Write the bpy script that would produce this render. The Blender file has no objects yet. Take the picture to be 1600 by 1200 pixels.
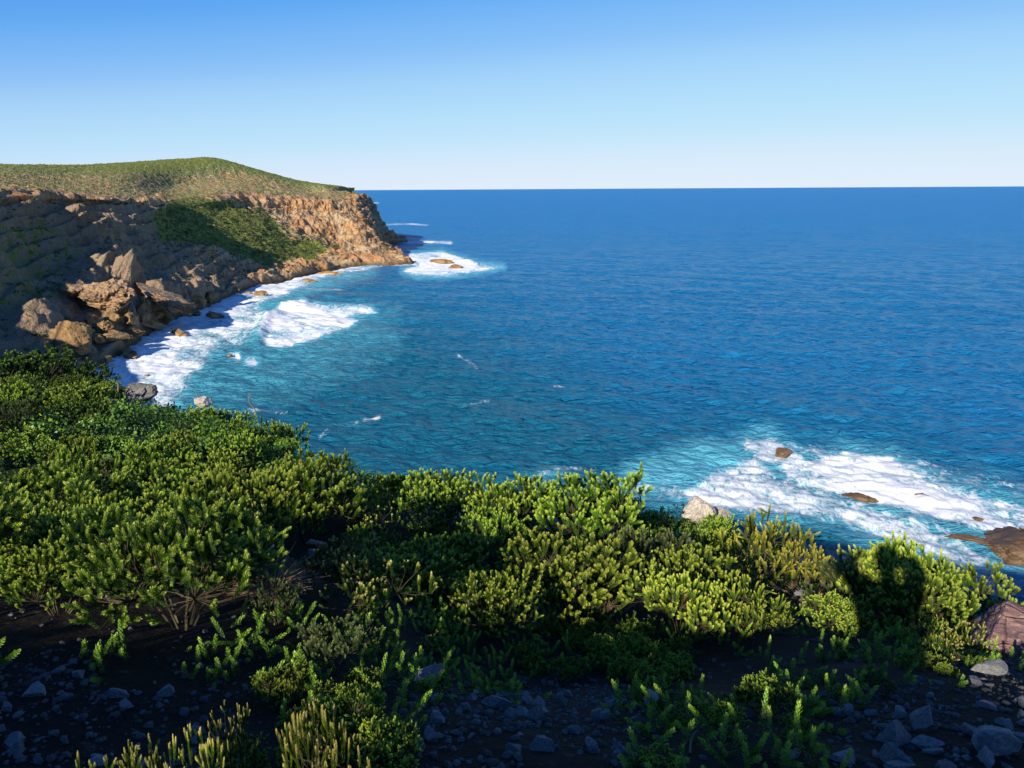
import bpy, bmesh, math, random
import numpy as np
from mathutils import Matrix, Vector

# ------------------------------------------------------------------ camera, world, sun, exposure
SC = bpy.context.scene
COL = SC.collection
R = math.radians
CAM_H = 60.0
FPX = 1200.0                       # focal length in pixels of a 1600 px wide picture
PITCH, ROLL = R(14.25), R(0.33)
F_ = np.array([0.0, math.cos(PITCH), -math.sin(PITCH)])
R0 = np.array([1.0, 0.0, 0.0])
U0 = np.array([0.0, math.sin(PITCH), math.cos(PITCH)])
RI = R0 * math.cos(ROLL) - U0 * math.sin(ROLL)
UP = U0 * math.cos(ROLL) + R0 * math.sin(ROLL)
CAM = np.array([0.0, 0.0, CAM_H])

cam_data = bpy.data.cameras.new('camera')
cam_data.sensor_width = 36.0
cam_data.lens = 36.0 * FPX / 1600.0
cam_data.clip_start = 0.05
cam_data.clip_end = 300000.0
cam = bpy.data.objects.new('camera', cam_data)
COL.objects.link(cam)
m = Matrix.Identity(4)
for i in range(3):
    m[i][0], m[i][1], m[i][2], m[i][3] = RI[i], UP[i], -F_[i], CAM[i]
cam.matrix_world = m
SC.camera = cam

SUN_EL = R(24.0)
SUN_DIR = np.array([-0.444, -0.896])        # horizontal direction towards the sun (behind, left of the camera)
SUN_DIR /= np.linalg.norm(SUN_DIR)
TO_SUN = Vector((SUN_DIR[0] * math.cos(SUN_EL), SUN_DIR[1] * math.cos(SUN_EL), math.sin(SUN_EL)))
world = bpy.data.worlds.new('World')
SC.world = world
world.use_nodes = True
wn = world.node_tree.nodes
wl = world.node_tree.links
wn.clear()
sky = wn.new('ShaderNodeTexSky')
sky.sky_type = 'NISHITA'
sky.sun_disc = False
sky.sun_elevation = SUN_EL
sky.sun_rotation = math.atan2(SUN_DIR[0], SUN_DIR[1])
sky.altitude = 0
sky.air_density = 0.6
sky.dust_density = 0.0
sky.ozone_density = 6.5
bg = wn.new('ShaderNodeBackground')
bg.inputs['Strength'].default_value = 0.145
wo = wn.new('ShaderNodeOutputWorld')
EXPO = 0.5
sk1 = wn.new('ShaderNodeVectorMath')
sk1.operation = 'MULTIPLY'
sk1.inputs[1].default_value = (0.0355, 0.0326, 0.0352)
wl.new(sky.outputs[0], sk1.inputs[0])
skc = wn.new('ShaderNodeRGBCurve')              # the camera's tone response to the bright sky
for ci, pts in enumerate(([(0, 0), (.133, .112), (.16, .185), (.19, .255), (.24, .375), (.36, .50), (.745, .72), (4, .80)],
                          [(0, 0), (.28, .37), (.33, .45), (.40, .54), (.52, .68), (.70, .77), (1.3, .86), (4, .90)],
                          [(0, 0), (.35, .52), (.65, .86), (1.0, .95), (2.0, .96), (4, .97)])):
    cu = skc.mapping.curves[ci]
    while len(cu.points) < len(pts):
        cu.points.new(0.5, 0.5)
    for pt, (a_, b_) in zip(cu.points, pts):
        pt.location = (a_ / 4.0, b_ / 2 ** EXPO)
skc.mapping.update()
sk2 = wn.new('ShaderNodeVectorMath')
sk2.operation = 'SCALE'
sk2.inputs['Scale'].default_value = 1 / 0.15
wl.new(sk1.outputs[0], skc.inputs['Color'])
wl.new(skc.outputs[0], sk2.inputs[0])
bg.inputs['Strength'].default_value = 0.15
wl.new(sk2.outputs[0], bg.inputs['Color'])
wl.new(bg.outputs[0], wo.inputs['Surface'])

sun_data = bpy.data.lights.new('sun', 'SUN')
sun_data.energy = 5.0
sun_data.angle = R(0.5)
sun_data.color = (1.0, 0.90, 0.74)
sun = bpy.data.objects.new('sun', sun_data)
COL.objects.link(sun)
sun.rotation_euler = TO_SUN.to_track_quat('Z', 'Y').to_euler()

SC.view_settings.view_transform = 'Standard'
SC.view_settings.look = 'None'
SC.view_settings.exposure = EXPO
SC.view_settings.gamma = 1.0
SC.render.engine = 'CYCLES'
SC.cycles.max_bounces = 5
SC.cycles.diffuse_bounces = 2
SC.cycles.glossy_bounces = 2
SC.cycles.transmission_bounces = 2
SC.cycles.transparent_max_bounces = 4
SC.cycles.use_denoising = True

# ------------------------------------------------------------------ helpers
rnd = random.Random(7)
NPR = np.random.default_rng(11)

def ray(px, py):
    u, v = (px - 800.0) / FPX, (py - 600.0) / FPX
    return F_ + u * RI - v * UP

def P(px, py, Y):
    d = ray(px, py)
    return CAM + d * (Y / d[1])

def W(px, py, z=0.0):
    d = ray(px, py)
    return CAM + d * ((z - CAM_H) / d[2])

def proj(V):
    q = V - CAM
    dz = q @ F_
    dz = np.where(dz < 0.01, 0.01, dz)
    return 800 + FPX * (q @ RI) / dz, 600 - FPX * (q @ UP) / dz

def smooth01(x):
    x = np.clip(x, 0, 1)
    return x * x * (3 - 2 * x)

_perm = NPR.permutation(512)
_perm = np.concatenate([_perm, _perm])
_grad = NPR.normal(size=(512, 3))
_grad /= np.linalg.norm(_grad, axis=1)[:, None]

def noise3(p):
    p = np.asarray(p, float)
    i = np.floor(p).astype(np.int64)
    f = p - i
    w = f * f * f * (f * (f * 6 - 15) + 10)
    out = np.zeros(len(p))
    for dx in (0, 1):
        for dy in (0, 1):
            for dz in (0, 1):
                h = _perm[(_perm[(_perm[(i[:, 0] + dx) & 511] + i[:, 1] + dy) & 511] + i[:, 2] + dz) & 511]
                g = _grad[h]
                d = (g[:, 0] * (f[:, 0] - dx) + g[:, 1] * (f[:, 1] - dy) + g[:, 2] * (f[:, 2] - dz))
                wx = w[:, 0] if dx else 1 - w[:, 0]
                wy = w[:, 1] if dy else 1 - w[:, 1]
                wz = w[:, 2] if dz else 1 - w[:, 2]
                out += d * wx * wy * wz
    return out * 1.6

def fbm(p, octv=4, lac=2.03, gain=0.5):
    a, s, tot = 1.0, np.zeros(len(p)), 0.0
    for o in range(octv):
        s += a * noise3(p + o * 17.3)
        tot += a
        p = p * lac
        a *= gain
    return s / tot

def ridged(p, octv=4, lac=2.03, gain=0.5):
    a, s, tot = 1.0, np.zeros(len(p)), 0.0
    for o in range(octv):
        s += a * (1 - np.abs(noise3(p + o * 11.7)) * 2)
        tot += a
        p = p * lac
        a *= gain
    return s / tot

def mesh_np(name, V, F, mat=None, attrs=None, smooth=False):
    me = bpy.data.meshes.new(name)
    V = np.ascontiguousarray(V, np.float32)
    me.vertices.add(len(V))
    me.vertices.foreach_set('co', V.ravel())
    if not isinstance(F, (list, tuple)):
        F = [F]
    F = [np.asarray(f, np.int32) for f in F if len(f)]
    nl = sum(f.size for f in F)
    npoly = sum(len(f) for f in F)
    me.loops.add(nl)
    me.loops.foreach_set('vertex_index', np.concatenate([f.ravel() for f in F]))
    me.polygons.add(npoly)
    starts, o = [], 0
    for f in F:
        starts.append(o + np.arange(len(f)) * f.shape[1])
        o += f.size
    me.polygons.foreach_set('loop_start', np.concatenate(starts).astype(np.int32))
    me.update(calc_edges=True)
    me.polygons.foreach_set('use_smooth', np.full(npoly, smooth))
    if attrs:
        for k, a in attrs.items():
            at = me.attributes.new(k, 'FLOAT', 'POINT')
            at.data.foreach_set('value', np.ascontiguousarray(a, np.float32))
    if mat:
        me.materials.append(mat)
    me.update()
    return me

def obj(name, me, parent=None, loc=None):
    o = bpy.data.objects.new(name, me)
    COL.objects.link(o)
    if parent:
        o.parent = parent
    if loc is not None:
        o.location = loc
    return o

def tag(o, label=None, cat=None, group=None, kind=None):
    if label: o['label'] = label
    if cat: o['category'] = cat
    if group: o['group'] = group
    if kind: o['kind'] = kind
    return o

def grid_faces(nu, nv):
    i = np.arange(nu - 1)[:, None] * nv + np.arange(nv - 1)[None, :]
    i = i.ravel()
    return np.stack([i, i + nv, i + nv + 1, i + 1], 1)

def sd_poly(x, y, poly):
    """signed distance in pixels, negative inside"""
    poly = np.array(poly, float)
    n = len(poly)
    d = np.full(len(x), 1e9)
    inside = np.zeros(len(x), bool)
    for a in range(n):
        p, q = poly[a], poly[(a + 1) % n]
        e = q - p
        t = np.clip(((x - p[0]) * e[0] + (y - p[1]) * e[1]) / (e @ e + 1e-9), 0, 1)
        d = np.minimum(d, np.hypot(x - p[0] - t * e[0], y - p[1] - t * e[1]))
        c = ((p[1] > y) != (q[1] > y)) & (x < (q[0] - p[0]) * (y - p[1]) / (q[1] - p[1] + 1e-12) + p[0])
        inside ^= c
    return np.where(inside, -d, d)

def d_line(x, y, pts):
    pts = np.array(pts, float)
    d = np.full(len(x), 1e9)
    for p, q in zip(pts[:-1], pts[1:]):
        e = q - p
        t = np.clip(((x - p[0]) * e[0] + (y - p[1]) * e[1]) / (e @ e + 1e-9), 0, 1)
        d = np.minimum(d, np.hypot(x - p[0] - t * e[0], y - p[1] - t * e[1]))
    return d

def catmull(A, n, axis=0, t=None):
    """resample A along axis 0 at parameters t in [0, len-1]"""
    k = len(A)
    if t is None:
        t = np.linspace(0, k - 1, n)
    i = np.clip(np.floor(t).astype(int), 0, k - 2)
    f = t - i
    g = lambda j: A[np.clip(j, 0, k - 1)]
    f = f.reshape((-1,) + (1,) * (A.ndim - 1))
    p0, p1, p2, p3 = g(i - 1), g(i), g(i + 1), g(i + 2)
    return 0.5 * (2 * p1 + (p2 - p0) * f + (2 * p0 - 5 * p1 + 4 * p2 - p3) * f ** 2 + (3 * p1 - p0 - 3 * p2 + p3) * f ** 3)

# ------------------------------------------------------------------ materials
class NT:
    def __init__(self, name):
        self.m = bpy.data.materials.new(name)
        self.m.use_nodes = True
        self.t = self.m.node_tree
        self.t.nodes.clear()
        self.out = self.n('ShaderNodeOutputMaterial')
    def n(self, ty, **kw):
        nd = self.t.nodes.new(ty)
        for k, v in kw.items():
            setattr(nd, k, v)
        return nd
    def l(self, a, b):
        self.t.links.new(a, b)
    def val(self, sock, v):
        if isinstance(v, bpy.types.NodeSocket):
            self.l(v, sock)
        else:
            sock.default_value = v
    def pos(self):
        return self.n('ShaderNodeNewGeometry').outputs['Position']
    def objco(self):
        return self.n('ShaderNodeTexCoord').outputs['Object']
    def mapping(self, vec, scale=(1, 1, 1), rot=(0, 0, 0)):
        mp = self.n('ShaderNodeMapping')
        self.l(vec, mp.inputs[0])
        mp.inputs['Scale'].default_value = scale
        mp.inputs['Rotation'].default_value = rot
        return mp.outputs[0]
    def noise(self, vec, scale, detail=4, rough=0.55, dist=0.0):
        nd = self.n('ShaderNodeTexNoise')
        self.l(vec, nd.inputs['Vector'])
        nd.inputs['Scale'].default_value = scale
        nd.inputs['Detail'].default_value = detail
        nd.inputs['Roughness'].default_value = rough
        nd.inputs['Distortion'].default_value = dist
        return nd.outputs[0]
    def voro(self, vec, scale, feature='F1', rand=1.0):
        nd = self.n('ShaderNodeTexVoronoi', feature=feature)
        self.l(vec, nd.inputs['Vector'])
        nd.inputs['Scale'].default_value = scale
        nd.inputs['Randomness'].default_value = rand
        return nd
    def ramp(self, fac, stops, interp='LINEAR'):
        nd = self.n('ShaderNodeValToRGB')
        nd.color_ramp.interpolation = interp
        el = nd.color_ramp.elements
        while len(el) < len(stops):
            el.new(0.5)
        for e, (p, c) in zip(el, stops):
            e.position = p
            e.color = (c, c, c, 1) if isinstance(c, (int, float)) else tuple(c) + (1,)
        self.val(nd.inputs[0], fac)
        return nd.outputs[0]
    def mix(self, fac, a, b, mode='MIX'):
        nd = self.n('ShaderNodeMix', data_type='RGBA', blend_type=mode)
        self.val(nd.inputs[0], fac)
        for s, v in ((nd.inputs[6], a), (nd.inputs[7], b)):
            if isinstance(v, (tuple, list)):
                v = tuple(v) + (1,) if len(v) == 3 else v
            self.val(s, v)
        return nd.outputs[2]
    def math(self, op, a, b=0.0, c=None, clamp=False):
        nd = self.n('ShaderNodeMath', operation=op, use_clamp=clamp)
        self.val(nd.inputs[0], a)
        self.val(nd.inputs[1], b)
        if c is not None:
            self.val(nd.inputs[2], c)
        return nd.outputs[0]
    def attr(self, name):
        return self.n('ShaderNodeAttribute', attribute_name=name).outputs['Fac']
    def bump(self, h, strength=1.0, dist=0.1, normal=None):
        nd = self.n('ShaderNodeBump')
        self.l(h, nd.inputs['Height'])
        nd.inputs['Strength'].default_value = strength
        nd.inputs['Distance'].default_value = dist
        if normal is not None:
            self.l(normal, nd.inputs['Normal'])
        return nd.outputs[0]
    def principled(self, color, rough=0.8, normal=None, spec=0.3, ior=None):
        p = self.n('ShaderNodeBsdfPrincipled')
        if isinstance(color, (tuple, list)):
            color = tuple(color) + (1,)
        self.val(p.inputs['Base Color'], color)
        self.val(p.inputs['Roughness'], rough)
        self.val(p.inputs['Specular IOR Level'], spec)
        if ior: p.inputs['IOR'].default_value = ior
        if normal is not None:
            self.l(normal, p.inputs['Normal'])
        return p.outputs[0]
    def done(self, sh):
        self.l(sh, self.out.inputs[0])
        return self.m

def mat_headland():
    t = NT('headland_rock_and_scrub')
    p = t.pos()
    n1 = t.noise(p, 0.035, 5, 0.6)
    n2 = t.noise(p, 0.22, 5, 0.62)
    n3 = t.noise(p, 1.1, 4, 0.6)
    tilt = t.mapping(p, (0.06, 0.06, 0.9), (R(18), R(8), 0))
    strata = t.noise(tilt, 0.5, 6, 0.65, 0.6)
    rock = t.ramp(strata, [(0.25, (0.19, 0.13, 0.08)), (0.42, (0.40, 0.29, 0.17)), (0.58, (0.50, 0.38, 0.235)), (0.75, (0.34, 0.25, 0.16))])
    orange = t.ramp(n1, [(0.38, 0.0), (0.55, 1.0)])
    orange = t.math('MULTIPLY', orange, t.ramp(n2, [(0.35, 0.25), (0.6, 1.0)]))
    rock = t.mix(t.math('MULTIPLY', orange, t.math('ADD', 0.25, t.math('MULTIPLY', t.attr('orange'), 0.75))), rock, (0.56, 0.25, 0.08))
    grey = t.ramp(n2, [(0.52, 0.0), (0.68, 0.75)])
    rock = t.mix(t.math('MULTIPLY', grey, 0.6), rock, (0.17, 0.16, 0.145))
    wn_ = t.n('ShaderNodeTexNoise'); t.l(p, wn_.inputs['Vector']); wn_.inputs['Scale'].default_value = 0.12; wn_.inputs['Detail'].default_value = 4
    wv = t.n('ShaderNodeVectorMath', operation='MULTIPLY_ADD'); t.l(wn_.outputs['Color'], wv.inputs[0]); wv.inputs[1].default_value = (14, 14, 14); t.l(p, wv.inputs[2])
    vor = t.voro(t.mapping(wv.outputs[0], (1, 1, 0.4), (R(12), R(20), 0)), 0.11, 'DISTANCE_TO_EDGE')
    crack = t.ramp(vor.outputs['Distance'], [(0.0, 1.0), (0.07, 0.0)])
    crack = t.math('MULTIPLY', crack, t.ramp(n2, [(0.42, 0.0), (0.6, 1.0)]))
    rock = t.mix(t.math('MULTIPLY', crack, 0.7), rock, (0.05, 0.04, 0.03))
    cols = t.noise(t.mapping(p, (1, 1, 0.12)), 0.55, 5, 0.65, 0.5)
    rock = t.mix(t.ramp(cols, [(0.34, 0.65), (0.5, 0.0)]), rock, (0.10, 0.075, 0.055))
    rock = t.mix(t.ramp(cols, [(0.56, 0.0), (0.72, 0.6)]), rock, (0.50, 0.38, 0.25))
    rock = t.mix(t.math('SUBTRACT', 1.0, t.attr('orange'), clamp=True), rock, t.mix(n2, (0.15, 0.12, 0.09), (0.34, 0.25, 0.17)))  # darker grey-brown where 'orange' is low: left cliff's shade put into the colour
    low = t.attr('wet')
    rock = t.mix(low, rock, t.mix(n2, (0.20, 0.12, 0.045), (0.10, 0.07, 0.035)))
    vegc = t.ramp(n3, [(0.3, (0.075, 0.105, 0.020)), (0.5, (0.18, 0.22, 0.045)), (0.68, (0.27, 0.28, 0.085))])
    vegc = t.mix(t.ramp(n1, [(0.4, 0.0), (0.65, 0.55)]), vegc, (0.20, 0.23, 0.05))
    pale = t.math('MULTIPLY', t.ramp(n3, [(0.50, 0.0), (0.60, 1.0)]), t.attr('stony'))
    vegc = t.mix(pale, vegc, (0.42, 0.37, 0.28))
    vm = t.math('ADD', t.attr('veg'), t.math('MULTIPLY', t.math('SUBTRACT', n2, 0.5), 1.7))
    vm = t.ramp(vm, [(0.42, 0.0), (0.58, 1.0)])
    col = t.mix(vm, rock, vegc)
    h = t.math('ADD', t.math('MULTIPLY', strata, 0.7), t.math('MULTIPLY', n3, 0.8))
    h = t.math('SUBTRACT', h, t.math('MULTIPLY', crack, 0.6))
    return t.done(t.principled(col, 0.9, t.bump(h, 0.9, 1.2), 0.15))

def mat_rock(name, cols, scale=1.0, spec=0.2, crack=0.5, rough=0.85, bump=0.03, lichen=None):
    t = NT(name)
    p = t.objco()
    rn = t.n('ShaderNodeObjectInfo').outputs['Random']
    n1 = t.noise(p, 1.3 * scale, 5, 0.6)
    n2 = t.noise(p, 6.0 * scale, 5, 0.65)
    col = t.ramp(n1, [(0.3, cols[0]), (0.5, cols[1]), (0.7, cols[2])])
    col = t.mix(t.math('MULTIPLY', t.ramp(n2, [(0.35, 1.0), (0.55, 0.0)]), 0.5), col, tuple(c * 0.45 for c in cols[0]))
    if lichen:
        col = t.mix(t.ramp(t.noise(p, 9 * scale, 4, 0.7), [(0.56, 0.0), (0.63, 0.85)]), col, lichen)
    vor = t.voro(t.mapping(p, (1, 1, 0.5), (0.4, 0.3, 0)), 1.6 * scale, 'DISTANCE_TO_EDGE')
    cr = t.ramp(vor.outputs['Distance'], [(0.0, 1.0), (0.04, 0.0)])
    col = t.mix(t.math('MULTIPLY', cr, crack), col, (0.04, 0.03, 0.025))
    hs = t.n('ShaderNodeHueSaturation')
    t.l(col, hs.inputs['Color'])
    t.l(t.math('ADD', 0.75, t.math('MULTIPLY', rn, 0.5)), hs.inputs['Value'])
    h = t.math('ADD', n1, t.math('MULTIPLY', n2, 0.4))
    h = t.math('SUBTRACT', h, t.math('MULTIPLY', cr, crack))
    return t.done(t.principled(hs.outputs[0], rough, t.bump(h, 0.8, bump), spec))

def mat_leaf(name, old, mid, tip, trans=0.25, rough=0.42):
    t = NT(name)
    tint = t.attr('tint')
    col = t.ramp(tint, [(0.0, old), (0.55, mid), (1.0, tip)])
    rn = t.n('ShaderNodeObjectInfo').outputs['Random']
    hs = t.n('ShaderNodeHueSaturation')
    t.l(col, hs.inputs['Color'])
    t.l(t.math('ADD', 0.485, t.math('MULTIPLY', rn, 0.03)), hs.inputs['Hue'])
    t.l(t.math('ADD', 0.75, t.math('MULTIPLY', t.math('FRACT', t.math('MULTIPLY', rn, 7.31)), 0.5)), hs.inputs['Value'])
    pr = t.principled(hs.outputs[0], rough, None, 0.35)
    tr = t.n('ShaderNodeBsdfTranslucent')
    t.l(hs.outputs[0], tr.inputs[0])
    mx = t.n('ShaderNodeMixShader')
    mx.inputs[0].default_value = trans
    t.l(pr, mx.inputs[1])
    t.l(tr.outputs[0], mx.inputs[2])
    return t.done(mx.outputs[0])

def mat_plain(name, c1, c2, scale=8.0, rough=0.85, spec=0.2):
    t = NT(name)
    n = t.noise(t.objco(), scale, 4, 0.6)
    col = t.ramp(n, [(0.3, c1), (0.7, c2)])
    return t.done(t.principled(col, rough, t.bump(n, 0.4, 0.01), spec))

def mat_soil():
    t = NT('dark_stony_soil')
    p = t.pos()
    n1 = t.noise(p, 1.2, 5, 0.6)
    n2 = t.noise(p, 14, 4, 0.7)
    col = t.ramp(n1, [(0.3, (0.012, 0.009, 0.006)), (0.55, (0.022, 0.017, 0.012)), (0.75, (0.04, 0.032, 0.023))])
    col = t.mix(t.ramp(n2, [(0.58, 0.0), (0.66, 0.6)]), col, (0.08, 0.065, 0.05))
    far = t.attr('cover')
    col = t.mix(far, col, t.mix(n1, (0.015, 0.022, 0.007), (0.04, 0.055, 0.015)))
    return t.done(t.principled(col, 0.95, t.bump(t.math('ADD', n1, t.math('MULTIPLY', n2, 0.3)), 0.8, 0.06), 0.1))

def mat_sea():
    t = NT('sea_water_and_foam')
    p = t.pos()
    foam_a, aer, teal = t.attr('foam'), t.attr('aer'), t.attr('teal')
    # waves across the surface
    w0 = t.noise(t.mapping(p, (0.6, 1.0, 1), (0, 0, R(-22))), 0.10, 3, 0.5, 0.3)
    w1 = t.noise(t.mapping(p, (0.55, 1.0, 1), (0, 0, R(-12))), 0.36, 5, 0.58, 0.5)
    w2 = t.noise(t.mapping(p, (0.6, 1.0, 1), (0, 0, R(12))), 1.1, 4, 0.6, 0.3)
    # water body colour
    big = t.noise(t.mapping(p, (0.35, 1, 1), (0, 0, R(-15))), 0.012, 4, 0.55)
    deep = t.mix(big, (0.006, 0.130, 0.325), (0.013, 0.195, 0.43))
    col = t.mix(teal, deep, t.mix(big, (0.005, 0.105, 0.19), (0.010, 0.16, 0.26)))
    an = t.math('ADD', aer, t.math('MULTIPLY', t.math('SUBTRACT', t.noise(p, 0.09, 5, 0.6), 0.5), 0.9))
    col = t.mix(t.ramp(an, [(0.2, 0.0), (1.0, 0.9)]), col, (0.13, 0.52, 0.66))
    # foam: lace of cells and streaks broken up by noise
    lace = t.noise(t.mapping(p, (1, 0.6, 1), (0, 0, R(-25))), 0.33, 8, 0.68, 1.4)
    fine = t.noise(t.mapping(p, (1.0, 0.5, 1), (0, 0, R(-25))), 1.4, 6, 0.7, 0.8)
    br = t.math('ADD', t.math('MULTIPLY', t.math('SUBTRACT', lace, 0.5), 2.3), t.math('MULTIPLY', t.math('SUBTRACT', fine, 0.5), 1.5))
    fm = t.math('ADD', t.math('MULTIPLY', foam_a, 1.22), br)
    fm = t.math('MULTIPLY', t.ramp(fm, [(0.36, 0.0), (1.0, 1.0)]), t.ramp(foam_a, [(0.02, 0.0), (0.12, 1.0)]))
    h = t.math('ADD', t.math('MULTIPLY', w0, 1.0), t.math('ADD', t.math('MULTIPLY', w1, 3.4), t.math('MULTIPLY', w2, 0.8)))
    nrm = t.bump(h, 1.0, 1.0)
    offs = t.attr('offshore')                     # unresolved chop of the open sea: rougher, less mirror-like
    col = t.mix(t.math('MULTIPLY', offs, 0.8), col, (0.045, 0.26, 0.57))  # distant haze and sky reflection painted in as a paler water colour
    water = t.principled(col, t.math('ADD', 0.18, t.math('MULTIPLY', offs, 0.25)), nrm, t.math('SUBTRACT', 0.17, t.math('MULTIPLY', offs, 0.14)), 1.33)
    fh = t.math('ADD', t.math('MULTIPLY', lace, 1.0), t.math('MULTIPLY', fine, 0.5))
    foam = t.principled((0.88, 0.90, 0.90), 0.9, t.bump(fh, 0.6, 0.5), 0.1)
    mx = t.n('ShaderNodeMixShader')
    t.l(fm, mx.inputs[0])
    t.l(water, mx.inputs[1])
    t.l(foam, mx.inputs[2])
    return t.done(mx.outputs[0])

M_HEAD = mat_headland()
M_SEA = mat_sea()
M_SOIL = mat_soil()
M_SHORE = mat_rock('brown_shore_rock', [(0.17, 0.10, 0.045), (0.34, 0.21, 0.09), (0.42, 0.28, 0.13)], 0.22, 0.25, 0.7, 0.8, 0.5)
M_SEAROCK = mat_rock('wet_brown_rock', [(0.07, 0.045, 0.03), (0.17, 0.10, 0.05), (0.24, 0.16, 0.085)], 0.3, 0.4, 0.6, 0.6, 0.4)
M_STONE = mat_rock('pale_grey_stone', [(0.13, 0.13, 0.13), (0.24, 0.24, 0.24), (0.36, 0.355, 0.35)], 4.0, 0.2, 0.15, 0.85, 0.012)
M_GRAVEL = mat_rock('dark_grey_gravel', [(0.05, 0.05, 0.05), (0.10, 0.10, 0.10), (0.19, 0.185, 0.18)], 6.0, 0.2, 0.1, 0.9, 0.006)
M_WHITE = mat_rock('cream_white_rock', [(0.42, 0.36, 0.29), (0.58, 0.52, 0.44), (0.68, 0.62, 0.54)], 2.0, 0.2, 0.3, 0.85, 0.03)
M_TAN = mat_rock('pinkish_tan_rock', [(0.34, 0.20, 0.12), (0.50, 0.34, 0.24), (0.60, 0.46, 0.34)], 3.0, 0.2, 0.3, 0.85, 0.02)
M_GREYROCK = mat_rock('grey_weathered_rock', [(0.13, 0.125, 0.12), (0.22, 0.21, 0.195), (0.30, 0.28, 0.25)], 0.9, 0.2, 0.4, 0.9, 0.06, (0.32, 0.30, 0.22))
M_LICHEN = mat_rock('pinkish_lichened_rock', [(0.16, 0.08, 0.07), (0.27, 0.15, 0.13), (0.36, 0.22, 0.19)], 1.1, 0.2, 0.3, 0.9, 0.05, (0.42, 0.36, 0.26))
M_LEAF = mat_leaf('yellow_green_leaf', (0.022, 0.055, 0.010), (0.165, 0.30, 0.028), (0.50, 0.58, 0.085))
M_BUD = mat_leaf('budding_leaf', (0.022, 0.055, 0.010), (0.15, 0.24, 0.025), (0.68, 0.62, 0.19))
M_DARKLEAF = mat_leaf('dark_green_leaf', (0.012, 0.035, 0.008), (0.055, 0.115, 0.014), (0.17, 0.25, 0.035))
M_HEATH = mat_leaf('yellow_red_heath_leaf', (0.05, 0.05, 0.012), (0.17, 0.24, 0.022), (0.50, 0.44, 0.07))
M_GREYLEAF = mat_leaf('grey_green_leaf', (0.02, 0.04, 0.012), (0.07, 0.11, 0.03), (0.18, 0.22, 0.08))
M_COAST = mat_leaf('coastal_scrub_leaf', (0.045, 0.055, 0.017), (0.105, 0.118, 0.036), (0.20, 0.20, 0.07), 0.2, 0.6)
M_WOOD = mat_plain('brown_bush_stem', (0.035, 0.032, 0.016), (0.11, 0.085, 0.05), 20)
M_DEAD = mat_plain('grey_dead_wood', (0.09, 0.08, 0.07), (0.22, 0.20, 0.17), 20)
M_STRAW = mat_plain('dry_straw', (0.16, 0.10, 0.06), (0.33, 0.23, 0.14), 12)

# ------------------------------------------------------------------ headland (terrain): a loft of cross-sections from the water to the skyline
def station(water, rim, prof, plat, skyl, toe=None):
    w = np.array(water, float)
    r = np.array(rim, float)
    out_dir = (w - r)[:2]
    out_dir = out_dir / (np.linalg.norm(out_dir) + 1e-9)
    pts = [np.array([w[0] + out_dir[0] * 14, w[1] + out_dir[1] * 14, -9.0]), np.array([w[0], w[1], 0.0])]
    for f, z in prof:
        pts.append(np.array([w[0] + (r[0] - w[0]) * f, w[1] + (r[1] - w[1]) * f, z * 1.0]))
    pts += [r, np.array(plat, float), np.array(skyl, float)]
    b = np.array(skyl, float)
    d = (b - r)[:2]
    d = d / (np.linalg.norm(d) + 1e-9)
    pts.append(np.array([b[0] + d[0] * 260, b[1] + d[1] * 260, b[2] - 40]))
    return np.array(pts)

STEEP = [(0.10, 4), (0.46, 17), (0.74, 34), (0.92, 52)]
RAMP = [(0.10, 3), (0.34, 15), (0.62, 33), (0.90, 47)]
ST = [
    station((-172, 120, 0), (-235, 120, 57), STEEP, (-330, 130, 62), (-480, 150, 74)),
    station((-160, 190, 0), (-222, 190, 58), STEEP, (-320, 220, 63), (-480, 320, 77)),
    station(W(140, 577), P(-160, 296, 292), STEEP, P(-160, 280, 380), P(-150, 262, 600)),
    station(W(226, 524), P(0, 297, 360), STEEP, P(0, 280, 440), P(20, 262, 640)),
    station(W(275, 496), P(95, 302, 408), STEEP, P(100, 286, 500), P(120, 261, 680)),
    station(W(335, 474), P(200, 312, 448), [(0.10, 4), (0.42, 17), (0.72, 34), (0.92, 52)], P(190, 291, 540), P(200, 256, 720)),
    station(W(385, 452), P(285, 318, 560), RAMP, P(270, 293, 640), P(290, 249, 760)),
    station(W(440, 440), P(375, 302, 650), RAMP, P(350, 280, 710), P(335, 249, 780)),
    station(W(480, 430), P(440, 308, 690), [(0.10, 3), (0.40, 14), (0.68, 28), (0.88, 40)], P(420, 288, 740), P(400, 268, 810)),
    station(W(560, 416), P(495, 312, 720), [(0.14, 3), (0.40, 9), (0.62, 22), (0.84, 40)], P(480, 300, 770), P(455, 283, 840)),
    station(W(646, 411), P(530, 315, 745), [(0.22, 4.5), (0.45, 9), (0.60, 24), (0.80, 42)], P(518, 302, 780), P(500, 290.5, 850)),
    station(W(604, 394), P(548, 306, 790), [(0.12, 4), (0.28, 14), (0.5, 31), (0.8, 46)], P(536, 299, 830), P(525, 294.5, 870)),
    station(W(590, 386), P(553, 306, 835), [(0.10, 5), (0.28, 16), (0.5, 32), (0.8, 47)], P(542, 300, 870), P(535, 296.5, 900)),
    station(W(636, 377), P(556, 306, 880), [(0.22, 5), (0.42, 14), (0.62, 29), (0.85, 46)], P(546, 301, 910), P(540, 298, 940)),
    station((-185, 1020, 0), (-250, 960, 45), STEEP, (-280, 960, 52), (-320, 970, 56)),
    station((-330, 1150, 0), (-380, 1060, 40), STEEP, (-420, 1040, 48), (-460, 1030, 56)),
]
ST = np.array(ST)                                   # stations x levels x 3
NU, NVV = 1000, 440
su = np.linspace(0, 1, NU)
key = np.array([0, 1.0, 2, 3, 4, 5, 6, 7, 8, 9, 10, 11, 12, 13, 14, 15])
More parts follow.
